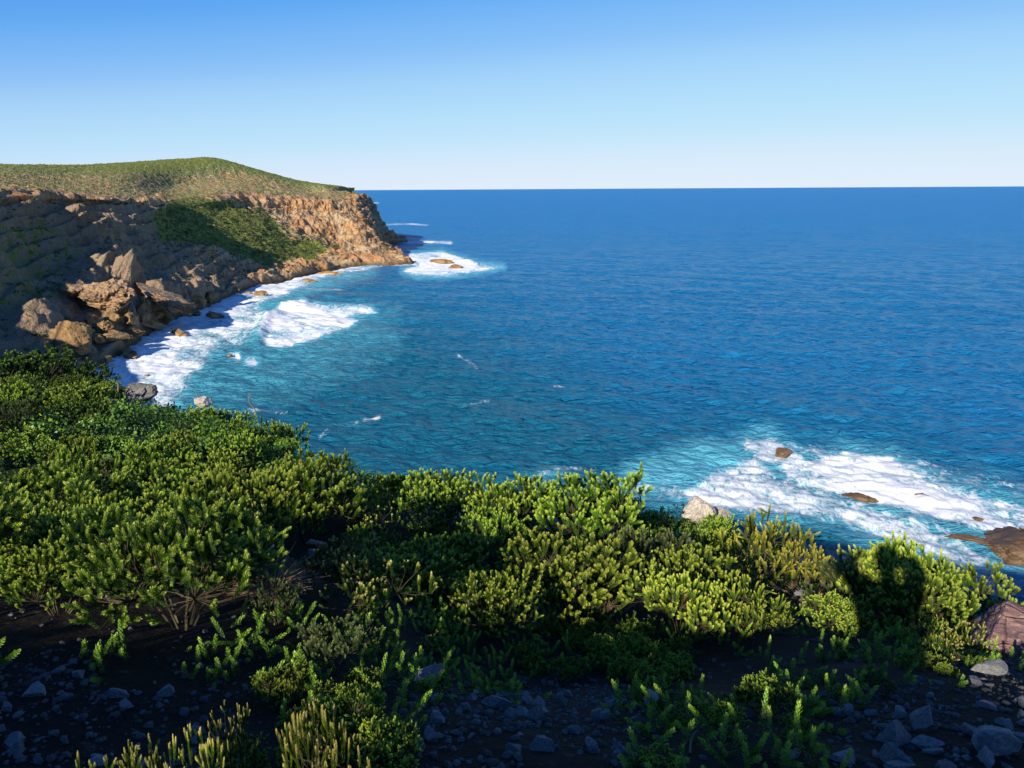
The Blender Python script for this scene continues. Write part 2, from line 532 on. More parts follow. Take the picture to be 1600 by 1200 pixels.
wgt = np.array([0, .03, .09, .22, .34, .46, .56, .64, .71, .78, .85, .90, .935, .97, .99, 1.0])
tu = np.interp(su, wgt, key)
G = catmull(ST, NU, t=tu)                           # NU x L x 3
lev = np.arange(G.shape[1])
wl_ = np.array([0, .04, .12, .26, .40, .54, .66, .80, .97, 1.0])
tv = np.interp(np.linspace(0, 1, NVV), wl_, lev)
G = np.transpose(catmull(np.transpose(G, (1, 0, 2)), NVV, t=tv), (1, 0, 2))
V = G.reshape(-1, 3).copy()
lv = np.tile(tv, NU)
px0, py0 = proj(V)
SLOPE_GREEN = [(236, 345), (262, 318), (300, 302), (345, 312), (390, 325), (430, 345), (458, 375), (520, 388), (505, 398), (440, 410), (420, 418), (330, 392), (250, 372)]
green = smooth01(0.5 - (sd_poly(px0, py0, SLOPE_GREEN) + 14 * fbm(V / 22.0 + 5, 3)) / 26.0)
green[(lv < 1.2) | (V[:, 1] < 420)] = 0
platm = smooth01((lv - 5.95) / 0.25)
stony = smooth01((lv - 5.8) / 0.4) * (1 - smooth01((lv - 7.1) / 0.7))
veg = np.maximum(green, platm * (1.0 - 0.5 * stony))
veg = np.maximum(veg, 0.46 * smooth01((470 - V[:, 1]) / 80) * smooth01((lv - 1.6) / 0.8) * (1 - smooth01((lv - 4.4) / 1.0)))
# coarse normals
Gt = V.reshape(NU, NVV, 3)
du = np.gradient(Gt, axis=0)
dv = np.gradient(Gt, axis=1)
nrm = np.cross(du, dv).reshape(-1, 3)
nrm /= np.linalg.norm(nrm, axis=1)[:, None] + 1e-9
if (nrm[:, 2] < 0).mean() > 0.5:
    nrm = -nrm
rocky = smooth01((lv - 0.8) / 0.5) * (1 - platm) * (1 - 0.75 * green)
Q = V * np.array([1, 1, 0.7])
big = ridged(Q / 62.0 + 3.1, 3)
mid = ridged(V * np.array([1, 1, 0.55]) / 21.0, 4)
ribs = ridged(V * np.array([1, 1, 0.22]) / 9.0 + 7.7, 3)
sm = fbm(V / 4.2, 3)
zt = V[:, 2] + 0.14 * V[:, 0] - 0.02 * V[:, 1] + 2.2 * fbm(V / 26.0, 2)
step = (zt / 5.0) % 1.0
ledge = np.where(step < 0.78, step / 0.78, (1 - step) / 0.22) - 0.5
leftc = smooth01((470 - V[:, 1]) / 80)
disp = rocky * ((7.5 - 4.0 * leftc) * (big - 0.35) + (4.6 - 1.6 * leftc) * (mid - 0.3) + (2.2 - 0.9 * leftc) * (ribs - 0.3) + (1.9 + 1.0 * leftc) * ledge + 1.0 * sm)
bul = np.zeros(len(V))
for bx, by, br_, ba in ((140, 365, 34, 10), (175, 408, 26, 6), (100, 345, 22, 7), (30, 330, 20, 6), (140, 450, 40, 13), (185, 468, 34, 11), (270, 462, 22, 6), (305, 470, 24, 6), (60, 520, 40, 6), (190, 500, 40, 7), (240, 486, 30, 7)):
    bul += ba * np.exp(-(((px0 - bx) / br_) ** 2 + ((py0 - by) / (br_ * 0.7)) ** 2))
bul *= (V[:, 1] < 520)
veg = veg * (1 - 0.85 * np.clip(bul / 5.0, 0, 1))
disp = disp + bul * (0.55 + 0.9 * np.clip(mid, 0, 1))
cap = np.clip(lv / 1.6, 0, 1) * np.clip((6.6 - lv) / 1.1, 0.12, 1)
disp = disp * cap
V = V + nrm * disp[:, None]
soft = (1 - rocky) * smooth01((lv - 1.5))
V[:, 2] += soft * (0.9 * fbm(V / 9.0, 3) + 0.7 * fbm(V / 3.0 + 5, 2) + stony * 1.2 * ridged(V / 8.0, 3))
shore = np.exp(-((lv - 1.3) / 0.55) ** 2)
V[:, 2] += shore * 2.6 * (ridged(V * np.array([1, .5, 1]) / 13.0 + 9, 3) - 0.35)
wet = np.clip(1.0 - (V[:, 2] - 0.8) / 3.2, 0, 1) * 0.9
orange = np.clip(0.28 + 0.95 * smooth01((V[:, 1] - 440) / 110) + 0.7 * smooth01((lv - 4.9) / 0.6), 0, 1)  # low on the near left cliff, where shade is painted into the rock
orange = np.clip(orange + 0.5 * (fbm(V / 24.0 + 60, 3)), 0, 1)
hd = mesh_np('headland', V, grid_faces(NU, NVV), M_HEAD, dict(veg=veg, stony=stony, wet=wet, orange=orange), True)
headland = tag(obj('headland_terrain', hd), 'rugged headland with shaded brown cliffs and a green plateau behind the bay', 'headland', kind='structure')
HV, HG, HP, HS = V, green, platm, stony
HLV = lv

# scrub on the headland: uncountable, one object
def leaf_cloud(C, Rr, nq, size, seed, squash=0.75):
    g = np.random.default_rng(seed)
    n = len(C)
    d = g.normal(size=(n, nq, 3))
    d /= np.linalg.norm(d, axis=2)[:, :, None]
    d[:, :, 2] = np.abs(d[:, :, 2]) * 1.0 - 0.15
    rr = Rr[:, None, None] * (0.55 + 0.45 * g.random((n, nq, 1)))
    c = C[:, None, :] + d * rr * np.array([1, 1, squash])
    a = g.normal(size=(n, nq, 3)); a /= np.linalg.norm(a, axis=2)[:, :, None]
    b = np.cross(a, d + 0.4 * g.normal(size=d.shape)); b /= np.linalg.norm(b, axis=2)[:, :, None] + 1e-9
    s = (size * Rr)[:, None, None] * (0.6 + 0.8 * g.random((n, nq, 1)))
    a, b = a * s, b * s * 0.7
    Vv = np.stack([c - a, c - b * 0.8, c + a, c + b], 2).reshape(-1, 3)
    tint = np.repeat(np.clip(0.45 + 0.25 * g.normal(size=(n, 1)) + 0.18 * g.normal(size=(n, nq)), 0, 1).ravel(), 4)
    return Vv, np.arange(len(Vv)).reshape(-1, 4), tint

hp = np.random.default_rng(5)
w = HG.copy() * (HLV < 6.2)
# area weight
w = w * (np.linalg.norm(np.cross(du.reshape(-1, 3), dv.reshape(-1, 3)), axis=1))
idx = hp.choice(len(HV), 4200, p=w / w.sum())
V1, F1, T1 = leaf_cloud(HV[idx] + hp.normal(size=(4200, 3)) * 0.3, 0.55 + 1.1 * hp.random(4200) ** 3, 18, 0.36, 1)
w2 = HP * (HLV > 6.0) * (HLV < 8.02) * np.linalg.norm(np.cross(du.reshape(-1, 3), dv.reshape(-1, 3)), axis=1)
pxh, pyh = proj(HV)
w2 = w2 * ((pxh > -120) & (pxh < 600)) / (1 + (HV[:, 1] / 500) ** 2)
idx = hp.choice(len(HV), 7000, p=w2 / w2.sum())
V2, F2, T2 = leaf_cloud(HV[idx], 0.35 + 0.5 * hp.random(7000), 8, 0.5, 2, 0.6)
rockm = (1 - np.clip(HP + HG, 0, 1)) * (HLV > 2.2) * (HLV < 6.1) * (nrm[:, 2] > 0.35) * (fbm(HV / 30.0 + 40, 2) > -0.05)
w3 = rockm * np.linalg.norm(np.cross(du.reshape(-1, 3), dv.reshape(-1, 3)), axis=1) * (HV[:, 1] > 150) * (HV[:, 1] < 900)
idx = hp.choice(len(HV), 1500, p=w3 / w3.sum())
V3, F3, T3 = leaf_cloud(HV[idx], 0.5 + 0.8 * hp.random(1500), 16, 0.38, 3)
VV = np.concatenate([V1, V2, V3]); FF = np.arange(len(VV)).reshape(-1, 4)
tag(obj('coastal_scrub', mesh_np('coastal_scrub', VV, FF, M_COAST, dict(tint=np.concatenate([T1 + 0.2, T2 + 0.75, T3])))),
    'dense low green scrub covering the headland slopes and plateau', 'scrub', kind='stuff')

# ------------------------------------------------------------------ sea
nr, na = 980, 1050
rr = np.concatenate([np.geomspace(85, 2000, nr - 60, endpoint=False), np.geomspace(2000, 160000, 60)])
aa = np.linspace(R(-52), R(52), na)
SX = rr[:, None] * np.sin(aa)[None, :]
SY = rr[:, None] * np.cos(aa)[None, :]
SV = np.stack([SX.ravel(), SY.ravel(), np.zeros(nr * na)], 1)
spx, spy = proj(SV)
rad = np.hypot(SV[:, 0], SV[:, 1])
foam = np.zeros(len(SV)); aer = np.zeros(len(SV))
def addf(arr, val, lvl):
    np.maximum(arr, val * lvl, out=arr)
def poly(pts, lvl, feather, a_feather=30, a_lvl=0.9):
    sd = sd_poly(spx, spy, pts)
    addf(foam, smooth01(0.5 - sd / feather), lvl)
    addf(aer, smooth01(1.0 - np.maximum(sd, 0) / a_feather), a_lvl * lvl)
def line(pts, width, lvl):
    d = d_line(spx, spy, pts)
    addf(foam, smooth01(1.0 - d / width), lvl)
    addf(aer, smooth01(1.0 - d / (width * 3)), lvl * 0.4)
poly([(110, 560), (150, 540), (215, 520), (262, 492), (330, 466), (385, 440), (440, 430), (500, 416), (560, 411), (570, 417), (500, 436),
      (455, 455), (420, 468), (395, 478), (370, 498), (330, 508), (295, 530), (280, 560), (250, 605), (225, 640), (150, 640)], 1.0, 16, 40)
poly([(280, 500), (400, 470), (420, 500), (400, 520), (340, 545), (300, 590), (260, 640), (200, 640)], 0.78, 34, 60)
poly([(402, 524), (412, 495), (440, 478), (470, 472), (520, 478), (580, 481), (588, 486), (540, 493), (562, 499), (545, 513), (500, 525), (470, 535), (440, 543), (415, 538)], 1.0, 8, 14)
poly([(380, 560), (395, 557), (405, 563), (395, 572), (382, 571)], 1.0, 6, 10)
poly([(358, 552), (374, 552), (376, 560), (360, 560)], 0.9, 6, 10)
poly([(600, 400), (640, 399), (670, 397), (690, 394), (715, 402), (745, 412), (785, 417), (740, 425), (705, 431), (650, 430), (630, 424), (655, 412)], 1.05, 7, 14)
line([(615, 379), (650, 378), (705, 379)], 4, 0.95)
line([(590, 392), (604, 389), (620, 390)], 7, 1.0)
line([(600, 351), (640, 350), (668, 352)], 2.4, 0.75)
line([(560, 317), (592, 317)], 1.6, 0.9)
line([(545, 424), (600, 413), (650, 413)], 5, 0.8)
line([(470, 452), (540, 452)], 3, 0.55)
line([(500, 680), (520, 671), (545, 667), (568, 658), (592, 653)], 8, 0.5)
line([(715, 556), (738, 568), (744, 578)], 4, 0.55)
line([(728, 634), (752, 626), (765, 627)], 5, 0.6)
line([(865, 600), (885, 601)], 3, 0.55)
line([(840, 744), (880, 735), (930, 730)], 7, 0.5)

line([(390, 640), (450, 645)], 6, 0.5)
poly([(1160, 686), (1200, 679), (1235, 698), (1262, 716), (1320, 702), (1390, 712), (1430, 735), (1480, 755), (1540, 775), (1640, 800), (1640, 850), (1545, 830),
      (1480, 815), (1420, 800), (1360, 786), (1290, 770), (1232, 752), (1217, 727), (1165, 706)], 1.0, 16, 40, 0.7)
poly([(1060, 772), (1120, 735), (1180, 712), (1230, 750), (1360, 790), (1480, 830), (1600, 890), (1500, 890), (1420, 855), (1300, 815), (1180, 800), (1100, 792)], 0.82, 26, 50, 0.8)
poly([(1150, 683), (1320, 694), (1440, 720), (1640, 760), (1640, 800), (1400, 745), (1240, 705)], 0.46, 34, 45, 0.7)
poly([(850, 745), (960, 752), (1060, 745), (1080, 785), (980, 775)], 0.42, 30, 50)
addf(aer, smooth01(0.5 - sd_poly(spx, spy, [(930, 770), (985, 725), (1080, 690), (1170, 690), (1190, 720), (1120, 780), (1020, 785)]) / 60), 0.95)
addf(aer, smooth01(0.5 - sd_poly(spx, spy, [(200, 560), (330, 500), (480, 450), (620, 470), (640, 545), (430, 640), (260, 660)]) / 120), 0.55)
fq = np.stack([SV[:, 0] * 0.75 + SV[:, 1] * 0.55, SV[:, 1] * 0.55 - SV[:, 0] * 0.2, SV[:, 2]], 1)
fn = rad < 1500
foam[fn] *= np.clip(0.80 + 0.75 * fbm(fq[fn] / 16.0, 3), 0.3, 1.15)
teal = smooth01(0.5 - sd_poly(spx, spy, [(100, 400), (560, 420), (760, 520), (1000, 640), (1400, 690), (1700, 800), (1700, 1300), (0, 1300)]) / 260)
# swell and chop as real displacement
wz = np.zeros(len(SV))
rs = np.random.default_rng(3)
for lam, amp, n in ((90, 0.13, 3), (45, 0.17, 5), (21, 0.11, 7), (11, 0.075, 8), (6.5, 0.06, 9), (4, 0.036, 9)):
    for k in range(n):
        th = R(-115) + rs.normal() * (0.28 + 0.2 * (lam < 30))
        L = lam * (0.75 + 0.5 * rs.random())
        kx, ky = math.cos(th) * 2 * math.pi / L, math.sin(th) * 2 * math.pi / L
        ph = kx * SV[:, 0] + ky * SV[:, 1] + rs.random() * 6.28
        fade = np.clip(1.7 - rad * 0.0075 * 1.7 / L, 0, 1)
        if fade.max() <= 0: continue
        s = np.sin(ph)
        wz += amp * (s + 0.30 * np.cos(2 * ph)) * fade * (0.5 + 0.9 * (fbm(np.stack([SV[:, 0], SV[:, 1], SV[:, 2] + k * 50 + lam], 1) / (lam * 4.0), 1) + 0.4))
near = rad < 1500
fz = np.zeros(len(SV))
fz[near] = ridged(SV[near] / 3.0, 3) * 0.2
wz += np.clip(foam - 0.3, 0, 1) * fz
bl = d_line(spx, spy, [(404, 532), (407, 510), (422, 490), (450, 476), (475, 473)])
wz += 1.9 * smooth01(1 - bl / 16) * (0.7 + 0.6 * fz)
bl = d_line(spx, spy, [(640, 402), (690, 396), (716, 404), (745, 413)])
wz += 2.6 * smooth01(1 - bl / 6) * (0.4 + 1.2 * fz)
bl = d_line(spx, spy, [(1225, 720), (1300, 745), (1400, 765), (1500, 800)])
wz += 0.8 * smooth01(1 - bl / 25) * (0.3 + 1.2 * fz)
SV[:, 2] = wz
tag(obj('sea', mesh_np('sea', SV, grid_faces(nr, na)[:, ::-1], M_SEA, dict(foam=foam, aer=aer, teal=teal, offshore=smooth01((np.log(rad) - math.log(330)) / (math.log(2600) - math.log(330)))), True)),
    'deep blue rippled sea with white surf along the rocks', 'sea', kind='structure')

# ------------------------------------------------------------------ near slope (terrain)
CTRL = []
def cp(px, py, Y, drop=0.0):
    q = P(px, py, Y)
    CTRL.append((q[0], q[1], q[2] - CAM_H - drop))
cp(800, 1200, 2.0); cp(100, 1200, 2.0); cp(1500, 1200, 2.2)
cp(800, 1000, 3.6, 0.30); cp(450, 870, 5.0); cp(740, 745, 8.5, 0.75); cp(960, 762, 8.0, 0.7); cp(1280, 850, 6.5, 0.55)
cp(1100, 800, 8.5, 0.35); cp(1520, 900, 5.5, 0.6); cp(1560, 965, 4.6, 0.2); cp(430, 662, 15, 0.8); cp(300, 640, 20, 0.8); cp(215, 618, 24, 0.6)
cp(60, 585, 26, 1.1); cp(0, 570, 25, 1.7); cp(0, 700, 10, 0.75); cp(200, 700, 10.5, 0.75); cp(0, 830, 5.5, 0.5); cp(560, 716, 10.5, 0.7)
cp(250, 640, 17, 0.8); cp(100, 620, 20, 0.9); cp(620, 850, 6.0, 0.55); cp(900, 850, 6.0, 0.6)
CTRL += [(0, -0.2, -1.45), (-1.33, -2.69, .68), (-3.57, -1.58, .25), (-5.2, -.8, .1), (-9.4, 1.3, -1.2), (1.36, -4.0, .92), (4.9, -5.8, .3), (0, -6, .7), (-8, -6, 0.6), (8, -8, 0.2), (0.9, -1.2, -0.9), (-1.6, -.9, -0.9), (2.6, -0.5, -1.5), (0, -40, 3), (-60, -30, 5), (60, -40, -4), (30, -15, -1.5),  # includes an unseen bank behind the camera, shaped to shade the foreground
         (-22, 20, -5.0), (-32, 12, -2.0), (-55, 20, 0.0), (-30, 0, -0.2), (12, 2, -3.2), (25, -2, -3.5),
         (0, 16, -11), (0, 30, -22), (0, 60, -40), (0, 100, -62), (9, 11.5, -9.5), (25, 40, -33), (50, 75, -54), (62, 96, -61), (95, 118, -62), (20, 14, -14), (110, 80, -62), (60, 20, -26), (130, 20, -61),
         (-6, 21, -10), (-10, 28, -13.5), (-17, 36, -15), (-25, 45, -17), (-40, 80, -34), (-70, 130, -52), (-90, 180, -62), (-140, 235, -60), (-60, 60, -20), (-70, 100, -38), (-125, 150, -34),
         (-160, 200, -34), (-190, 150, -6), (-230, 190, -2), (-230, 80, -1), (-110, 40, -4), (-50, 200, -66), (-20, 150, -66), (40, 130, -66), (140, 110, -66), (-210, -60, 4), (140, -80, -30)]
CT = np.array(CTRL)
def tps_k(r2):
    return 0.5 * r2 * np.log(r2 + 1e-9)
def tps_fit(C):
    n = len(C)
    d2 = ((C[:, None, :2] - C[None, :, :2]) ** 2).sum(2)
    A = np.zeros((n + 3, n + 3))
    A[:n, :n] = tps_k(d2) + np.eye(n) * 0.02
    A[:n, n] = 1; A[:n, n + 1:] = C[:, :2]
    A[n, :n] = 1; A[n + 1:, :n] = C[:, :2].T
    b = np.zeros(n + 3); b[:n] = C[:, 2]
    return np.linalg.solve(A, b)
TW = tps_fit(CT)
def ground(x, y):
    x, y = np.atleast_1d(np.asarray(x, float)), np.atleast_1d(np.asarray(y, float))
    z = np.full(len(x), TW[-3]) + TW[-2] * x + TW[-1] * y
    for c, wv in zip(CT, TW):
        z += wv * tps_k((x - c[0]) ** 2 + (y - c[1]) ** 2)
    q = np.stack([x, y, np.zeros(len(x))], 1)
    far = np.clip((np.hypot(x, y) - 30) / 40, 0, 1)
    z += 0.07 * fbm(q / 0.9, 3) + far * 2.2 * fbm(q / 14.0 + 2, 3)
    return z + CAM_H
gx = np.sinh(np.linspace(math.asinh(-230 / 3.0), math.asinh(150 / 3.0), 420)) * 3.0
gy = np.sinh(np.linspace(math.asinh(-70 / 3.0), math.asinh(240 / 3.0), 460)) * 3.0
NX, NY = len(gx), len(gy)
GXX, GYY = np.meshgrid(gx, gy, indexing='ij')
gv = np.stack([GXX.ravel(), GYY.ravel(), ground(GXX.ravel(), GYY.ravel())], 1)
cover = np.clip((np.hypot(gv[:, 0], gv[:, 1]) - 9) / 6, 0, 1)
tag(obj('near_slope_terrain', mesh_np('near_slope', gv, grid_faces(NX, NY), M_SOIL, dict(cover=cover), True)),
    'dark stony slope falling away to the sea under the near bushes', 'hillside', kind='structure')
def gz(x, y):
    return float(ground([x], [y])[0])

# ------------------------------------------------------------------ rocks
def ico(sub):
    bm = bmesh.new()
    bmesh.ops.create_icosphere(bm, subdivisions=sub, radius=1.0)
    v = np.array([p.co[:] for p in bm.verts])
    f = np.array([[q.index for q in p.verts] for p in bm.faces])
    bm.free()
    return v, f
ICO = {k: ico(k) for k in (3, 4, 5)}
def rock_mesh(name, seed, mat, sub=4, cuts=9, depth=(0.45, 0.85), rough=0.10, scale=(1, 1, 1), fine=0.03, strata=0.0):
    g = np.random.default_rng(seed)
    v, f = ICO[sub]
    v = v.copy()
    v += v * (0.25 * noise3(v * 1.3 + g.random(3) * 50))[:, None]
    for k in range(cuts):
        n = g.normal(size=3); n /= np.linalg.norm(n)
        d = g.uniform(*depth)
        ex = np.maximum(0, v @ n - d)
        v = v - ex[:, None] * n * 0.96
    v = v + v * (rough * fbm(v * 2.6 + g.random(3) * 80, 4))[:, None] + v * (fine * ridged(v * 7 + g.random(3) * 9, 3))[:, None]
    v = v * np.array(scale)
    if strata:
        z = v[:, 2] + 0.3 * v[:, 0]
        st = ((z * strata) % 1.0) - 0.5
        v[:, :2] *= (1 + 0.10 * st)[:, None]
    return mesh_np(name, v, f, mat, None, False)

_hx, _hy = proj(HV)
_hd = (HV - CAM) @ F_
def snap(px, py):
    mk = (np.abs(_hx - px) < 3.5) & (np.abs(_hy - py) < 3.5) & (HV[:, 2] > 0.2)
    if not mk.any():
        return W(px, py)
    i_ = np.where(mk)[0]
    return HV[i_[np.argmin(_hd[i_])]].copy()

def place_rock(name, me, px, py, w_px, label, cat='rock', Y=None, sea=False, at=None, sink=0.25, aspect=(1, 1, 0.7), rotz=None, group=None, tilt=(0, 0), z=None):
    if at is not None:
        c = at
    elif sea:
        c = W(px, py)
    elif z is not None:
        c = P(px, py, Y)
        c[2] = z
    else:
        c = P(px, py, Y)
        c[2] = gz(c[0], c[1])
    dist = np.linalg.norm(c - CAM)
    s = 0.5 * w_px / FPX * dist
    o = obj(name, me)
    o.scale = (s * aspect[0], s * aspect[1], s * aspect[2])
    o.rotation_euler = (tilt[0], tilt[1], rnd.uniform(0, 6.28) if rotz is None else rotz)
    o.location = (c[0], c[1], c[2] + s * aspect[2] * (1 - 2 * sink))
    return tag(o, label, cat, group)

SEA_R = [rock_mesh('sea_rock', 100 + i, M_SEAROCK, 5, 10, (0.4, 0.8), 0.22, (1, 1, 1), 0.08, 3.0) for i in range(4)]
SH_R = [rock_mesh('shore_rock', 200 + i, M_SHORE, 5, 11, (0.4, 0.8), 0.20, (1, 1, 1), 0.07, 2.5) for i in range(6)]
# rocks out in the surf (right)
place_rock('sea_rock', SEA_R[0], 1221, 712, 32, 'lone brown rock in the surf at the far end of the reef', sea=True, aspect=(1, 0.8, 0.62), rotz=0.3, sink=0.35)
place_rock('sea_rock', SEA_R[1], 1342, 779, 62, 'reddish brown ledge in the foam, midway along the reef', sea=True, aspect=(1, 0.32, 0.22), rotz=R(-28), sink=0.4)
place_rock('sea_rock', SEA_R[2], 1440, 779, 46, 'dark rock half covered by white water on the reef', sea=True, aspect=(1, 0.6, 0.3), rotz=R(-40), sink=0.45)
place_rock('sea_rock', SEA_R[3], 1445, 813, 46, 'thin dark ledge just awash below the half covered rock', sea=True, aspect=(1, 0.28, 0.12), rotz=R(-28), sink=0.45)
place_rock('sea_rock', SEA_R[1], 1600, 862, 130, 'large brown rock shelf at the near end of the reef', sea=True, aspect=(1, 0.75, 0.34), rotz=R(-42), sink=0.4)
place_rock('sea_rock', SEA_R[2], 1515, 842, 90, 'low reddish ledge awash beside the large brown rock shelf', sea=True, aspect=(1, 0.22, 0.10), rotz=R(-30), sink=0.4)
place_rock('sea_rock', SEA_R[0], 1530, 812, 14, 'small dark rock tip in the foam beyond the large brown shelf', sea=True, aspect=(1, 0.7, 0.4), sink=0.4)
# off the headland tip
place_rock('rock_islet', SH_R[0], 688, 411, 56, 'long low brown islet in surf off the headland tip', 'islet', sea=True, aspect=(1, 0.45, 0.16), rotz=R(-30), sink=0.3)
place_rock('rock_islet', SH_R[3], 712, 419, 26, 'small brown rock at the seaward end of the long islet', 'islet', sea=True, aspect=(1, 0.6, 0.36), sink=0.3)
place_rock('shore_rock', SH_R[1], 618, 405, 60, 'rounded tan rock at the low tip of the headland', sea=True, aspect=(1, 0.55, 0.30), rotz=0.1, sink=0.3)
place_rock('shore_rock', SH_R[2], 585, 404, 40, 'tan block just inland of the headland tip', sea=True, aspect=(1, 0.6, 0.42), rotz=0.4, sink=0.3)
# left bay
for k, (px, py, wpx, asp, rz, lab) in enumerate([
    (406, 462, 26, (1, .6, .42), .2, 'small brown rock standing alone in the foam under the green slope'),
    (337, 497, 44, (1, .42, .34), R(-38), 'humped dark rock in foam, seaward of the shore boulders'),
    (278, 524, 60, (1, .3, .22), R(-45), 'long dark rock finger reaching into the foam'),
    (200, 556, 56, (1, .34, .30), R(-45), 'tapering brown rock finger with a shadow on the foam'),
    (228, 588, 18, (1, .5, .25), R(-40), 'small dark rock awash in the foam of the inner bay'),
    (300, 492, 46, (1, .4, .25), R(-30), 'low brown rock ledge at the edge of the foam'),
    (388, 459, 16, (1, .6, .3), 0, 'tiny brown rock at the foam edge under the green slope'),
    (360, 556, 9, (1, .7, .5), 0, 'tiny dark rock beside a splash in the bay'),
    (515, 429, 44, (1, .4, .18), R(-20), 'flat tan ledge reaching from the shore below the green slope'),
    (480, 440, 40, (1, .3, .18), R(-38), 'narrow tan ledge slanting into the foam below the green slope')]):
    place_rock('bay_rock', SH_R[k % 6], px, py, wpx, lab, sea=True, aspect=asp, rotz=rz, sink=0.3)
# boulders along the foot of the left cliff
BO = [(120, 548, 64, .75), (88, 556, 30, .7), (150, 570, 50, .5), (112, 524, 22, .9), (140, 520, 20, .8), (150, 508, 30, .8), (170, 520, 34, .6), (182, 503, 30, .7), (190, 530, 40, .4),
      (208, 506, 26, .9), (228, 487, 26, .8), (243, 486, 28, .75), (226, 474, 10, 1.3), (225, 505, 34, .6), (205, 522, 40, .35), (240, 512, 40, .4), (262, 497, 30, .5), (176, 512, 18, .8),
      (160, 534, 22, .6), (330, 468, 34, .5), (308, 475, 30, .6), (296, 482, 26, .6), (352, 461, 22, .5), (370, 455, 18, .5), (135, 536, 24, .7), (102, 572, 26, .8), (196, 490, 18, .7), (250, 500, 18, .7)]
for k, (px, py, wpx, asp) in enumerate(BO):
    o = place_rock('shore_boulder', SH_R[k % 6], px, py + wpx * 0.12, wpx, 'brown weathered boulder in the tumble along the foot of the left cliff', 'boulder',
                   at=snap(px, py), aspect=(1, .8, asp), sink=0.2, group='boulders along the foot of the left cliff', tilt=(rnd.uniform(-.3, .3), rnd.uniform(-.3, .3)))
    o.location.z += 0.6
OUT_R = [rock_mesh('rock_outcrop', 240 + i, M_HEAD, 5, 14, (0.35, 0.75), 0.34, (1, 1, 1), 0.16, 3.5) for i in range(6)]
for me_ in OUT_R:
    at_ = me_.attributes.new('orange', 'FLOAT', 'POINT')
    at_.data.foreach_set('value', np.full(len(me_.vertices), 0.55, np.float32))  # sunlit outcrops take less of the shade tone painted on the cliff
# outcrops standing out of the left cliff into the sun
def outcrop(px, py, Y, wpx, asp, rz, lab, k, tilt=(0, 0), mat_mesh=None):
    c = snap(px, py)
    c = CAM + (c - CAM) * 0.98
    rz = math.atan2(c[0], c[1]) * -1 + rz * 0.4
    asp = (asp[0], max(asp[1], 0.6) * 1.7, asp[2])
    s = 0.5 * wpx / FPX * np.linalg.norm(c - CAM)
    o = obj('rock_outcrop', OUT_R[k])
    o.scale = (s * asp[0], s * asp[1], s * asp[2])
    o.rotation_euler = (tilt[0], tilt[1], rz)
    o.location = c
    tag(o, lab, 'rock outcrop')
outcrop(160, 466, 300, 64, (1, 1, 1.0), 0.6, 'big square sunlit block standing out of the shaded left cliff', 0)
outcrop(118, 452, 300, 60, (1, .8, .45), 0.2, 'broken sunlit crag above and beside the big square block', 1)
outcrop(128, 443, 306, 22, (1, .8, .9), 0.9, 'upright orange knob on top of the broken crag', 3)
outcrop(262, 462, 372, 95, (1, .30, .26), R(-20), 'long sunlit tan rib sloping down the cliff to the foam', 4, (R(0), R(24)))

# ------------------------------------------------------------------ foreground stones and boulders
ST_R = [rock_mesh('stone', 300 + i, M_STONE, 4, 12, (0.35, 0.75), 0.08, (1, 1, 1), 0.02) for i in range(8)]
R_WHITE = rock_mesh('white_boulder', 431, M_WHITE, 5, 9, (0.5, 0.85), 0.16, (1, 1, 1), 0.02)
R_WHITE2 = rock_mesh('white_boulder', 419, M_WHITE, 5, 9, (0.5, 0.85), 0.16, (1, 1, 1), 0.02)
R_GREY = rock_mesh('grey_boulder', 402, M_GREYROCK, 5, 10, (0.5, 0.8), 0.12, (1, 1, 1), 0.04)
R_LICH = rock_mesh('lichened_boulder', 403, M_LICHEN, 5, 8, (0.55, 0.9), 0.12, (1, 1, 1), 0.03)
R_TAN = [rock_mesh('tan_stone', 405 + i, M_TAN, 4, 12, (0.4, 0.75), 0.1) for i in range(2)]
def top_rock(name, me, px, py_c, Y, wpx, asp, rz, lab, cat='rock', tilt=(0, 0)):
    c = P(px, py_c, Y)
    s = 0.5 * wpx / FPX * np.linalg.norm(c - CAM)
    o = obj(name, me)
    o.scale = (s * asp[0], s * asp[1], s * asp[2]); o.rotation_euler = (tilt[0], tilt[1], rz); o.location = c
    return tag(o, lab, cat)
top_rock('white_boulder', R_WHITE, 1092, 800, 8.3, 46, (1, .9, .95), 0.5, 'cream white boulder on the edge of the near slope', 'boulder')
top_rock('white_boulder', R_WHITE2, 1122, 802, 8.5, 36, (1, .9, .85), 1.5, 'smaller white rock beside the cream boulder on the slope edge', 'boulder')
top_rock('grey_boulder', R_GREY, 216, 614, 24, 64, (1, .7, .48), 0.2, 'flat topped grey boulder among far bushes above the bay foam', 'boulder')
top_rock('grey_boulder', R_WHITE2, 317, 627, 20, 30, (1, .8, .75), 2.0, 'small pale rock among far bushes right of the flat grey boulder', 'boulder')
top_rock('lichened_boulder', R_LICH, 1606, 1002, 4.5, 165, (1, .9, .44), 0.3, 'pinkish boulder with pale lichen, partly shaded, on the right slope', 'boulder', (0, R(14)))
top_rock('stone', R_TAN[0], 496, 850, 5.3, 40, (1, .45, .42), R(-25), 'pinkish tan slab lying in a sunlit gap between bushes')
top_rock('stone', ST_R[0], 487, 863, 5.1, 20, (1, .7, .6), 0.4, 'small white stone just below the pinkish slab')
top_rock('stone', R_TAN[1], 421, 862, 5.1, 44, (1, .7, .75), 0.9, 'rough tan rock in the sunlit gap, left of the pinkish slab')
top_rock('stone', ST_R[1], 432, 885, 4.9, 16, (1, .8, .7), 0.4, 'small white stone below the rough tan rock')
top_rock('stone', ST_R[2], 1250, 925, 4.9, 24, (1, .5, .4), 0.7, 'pale stone in the shaded gap left of the dark shadow')
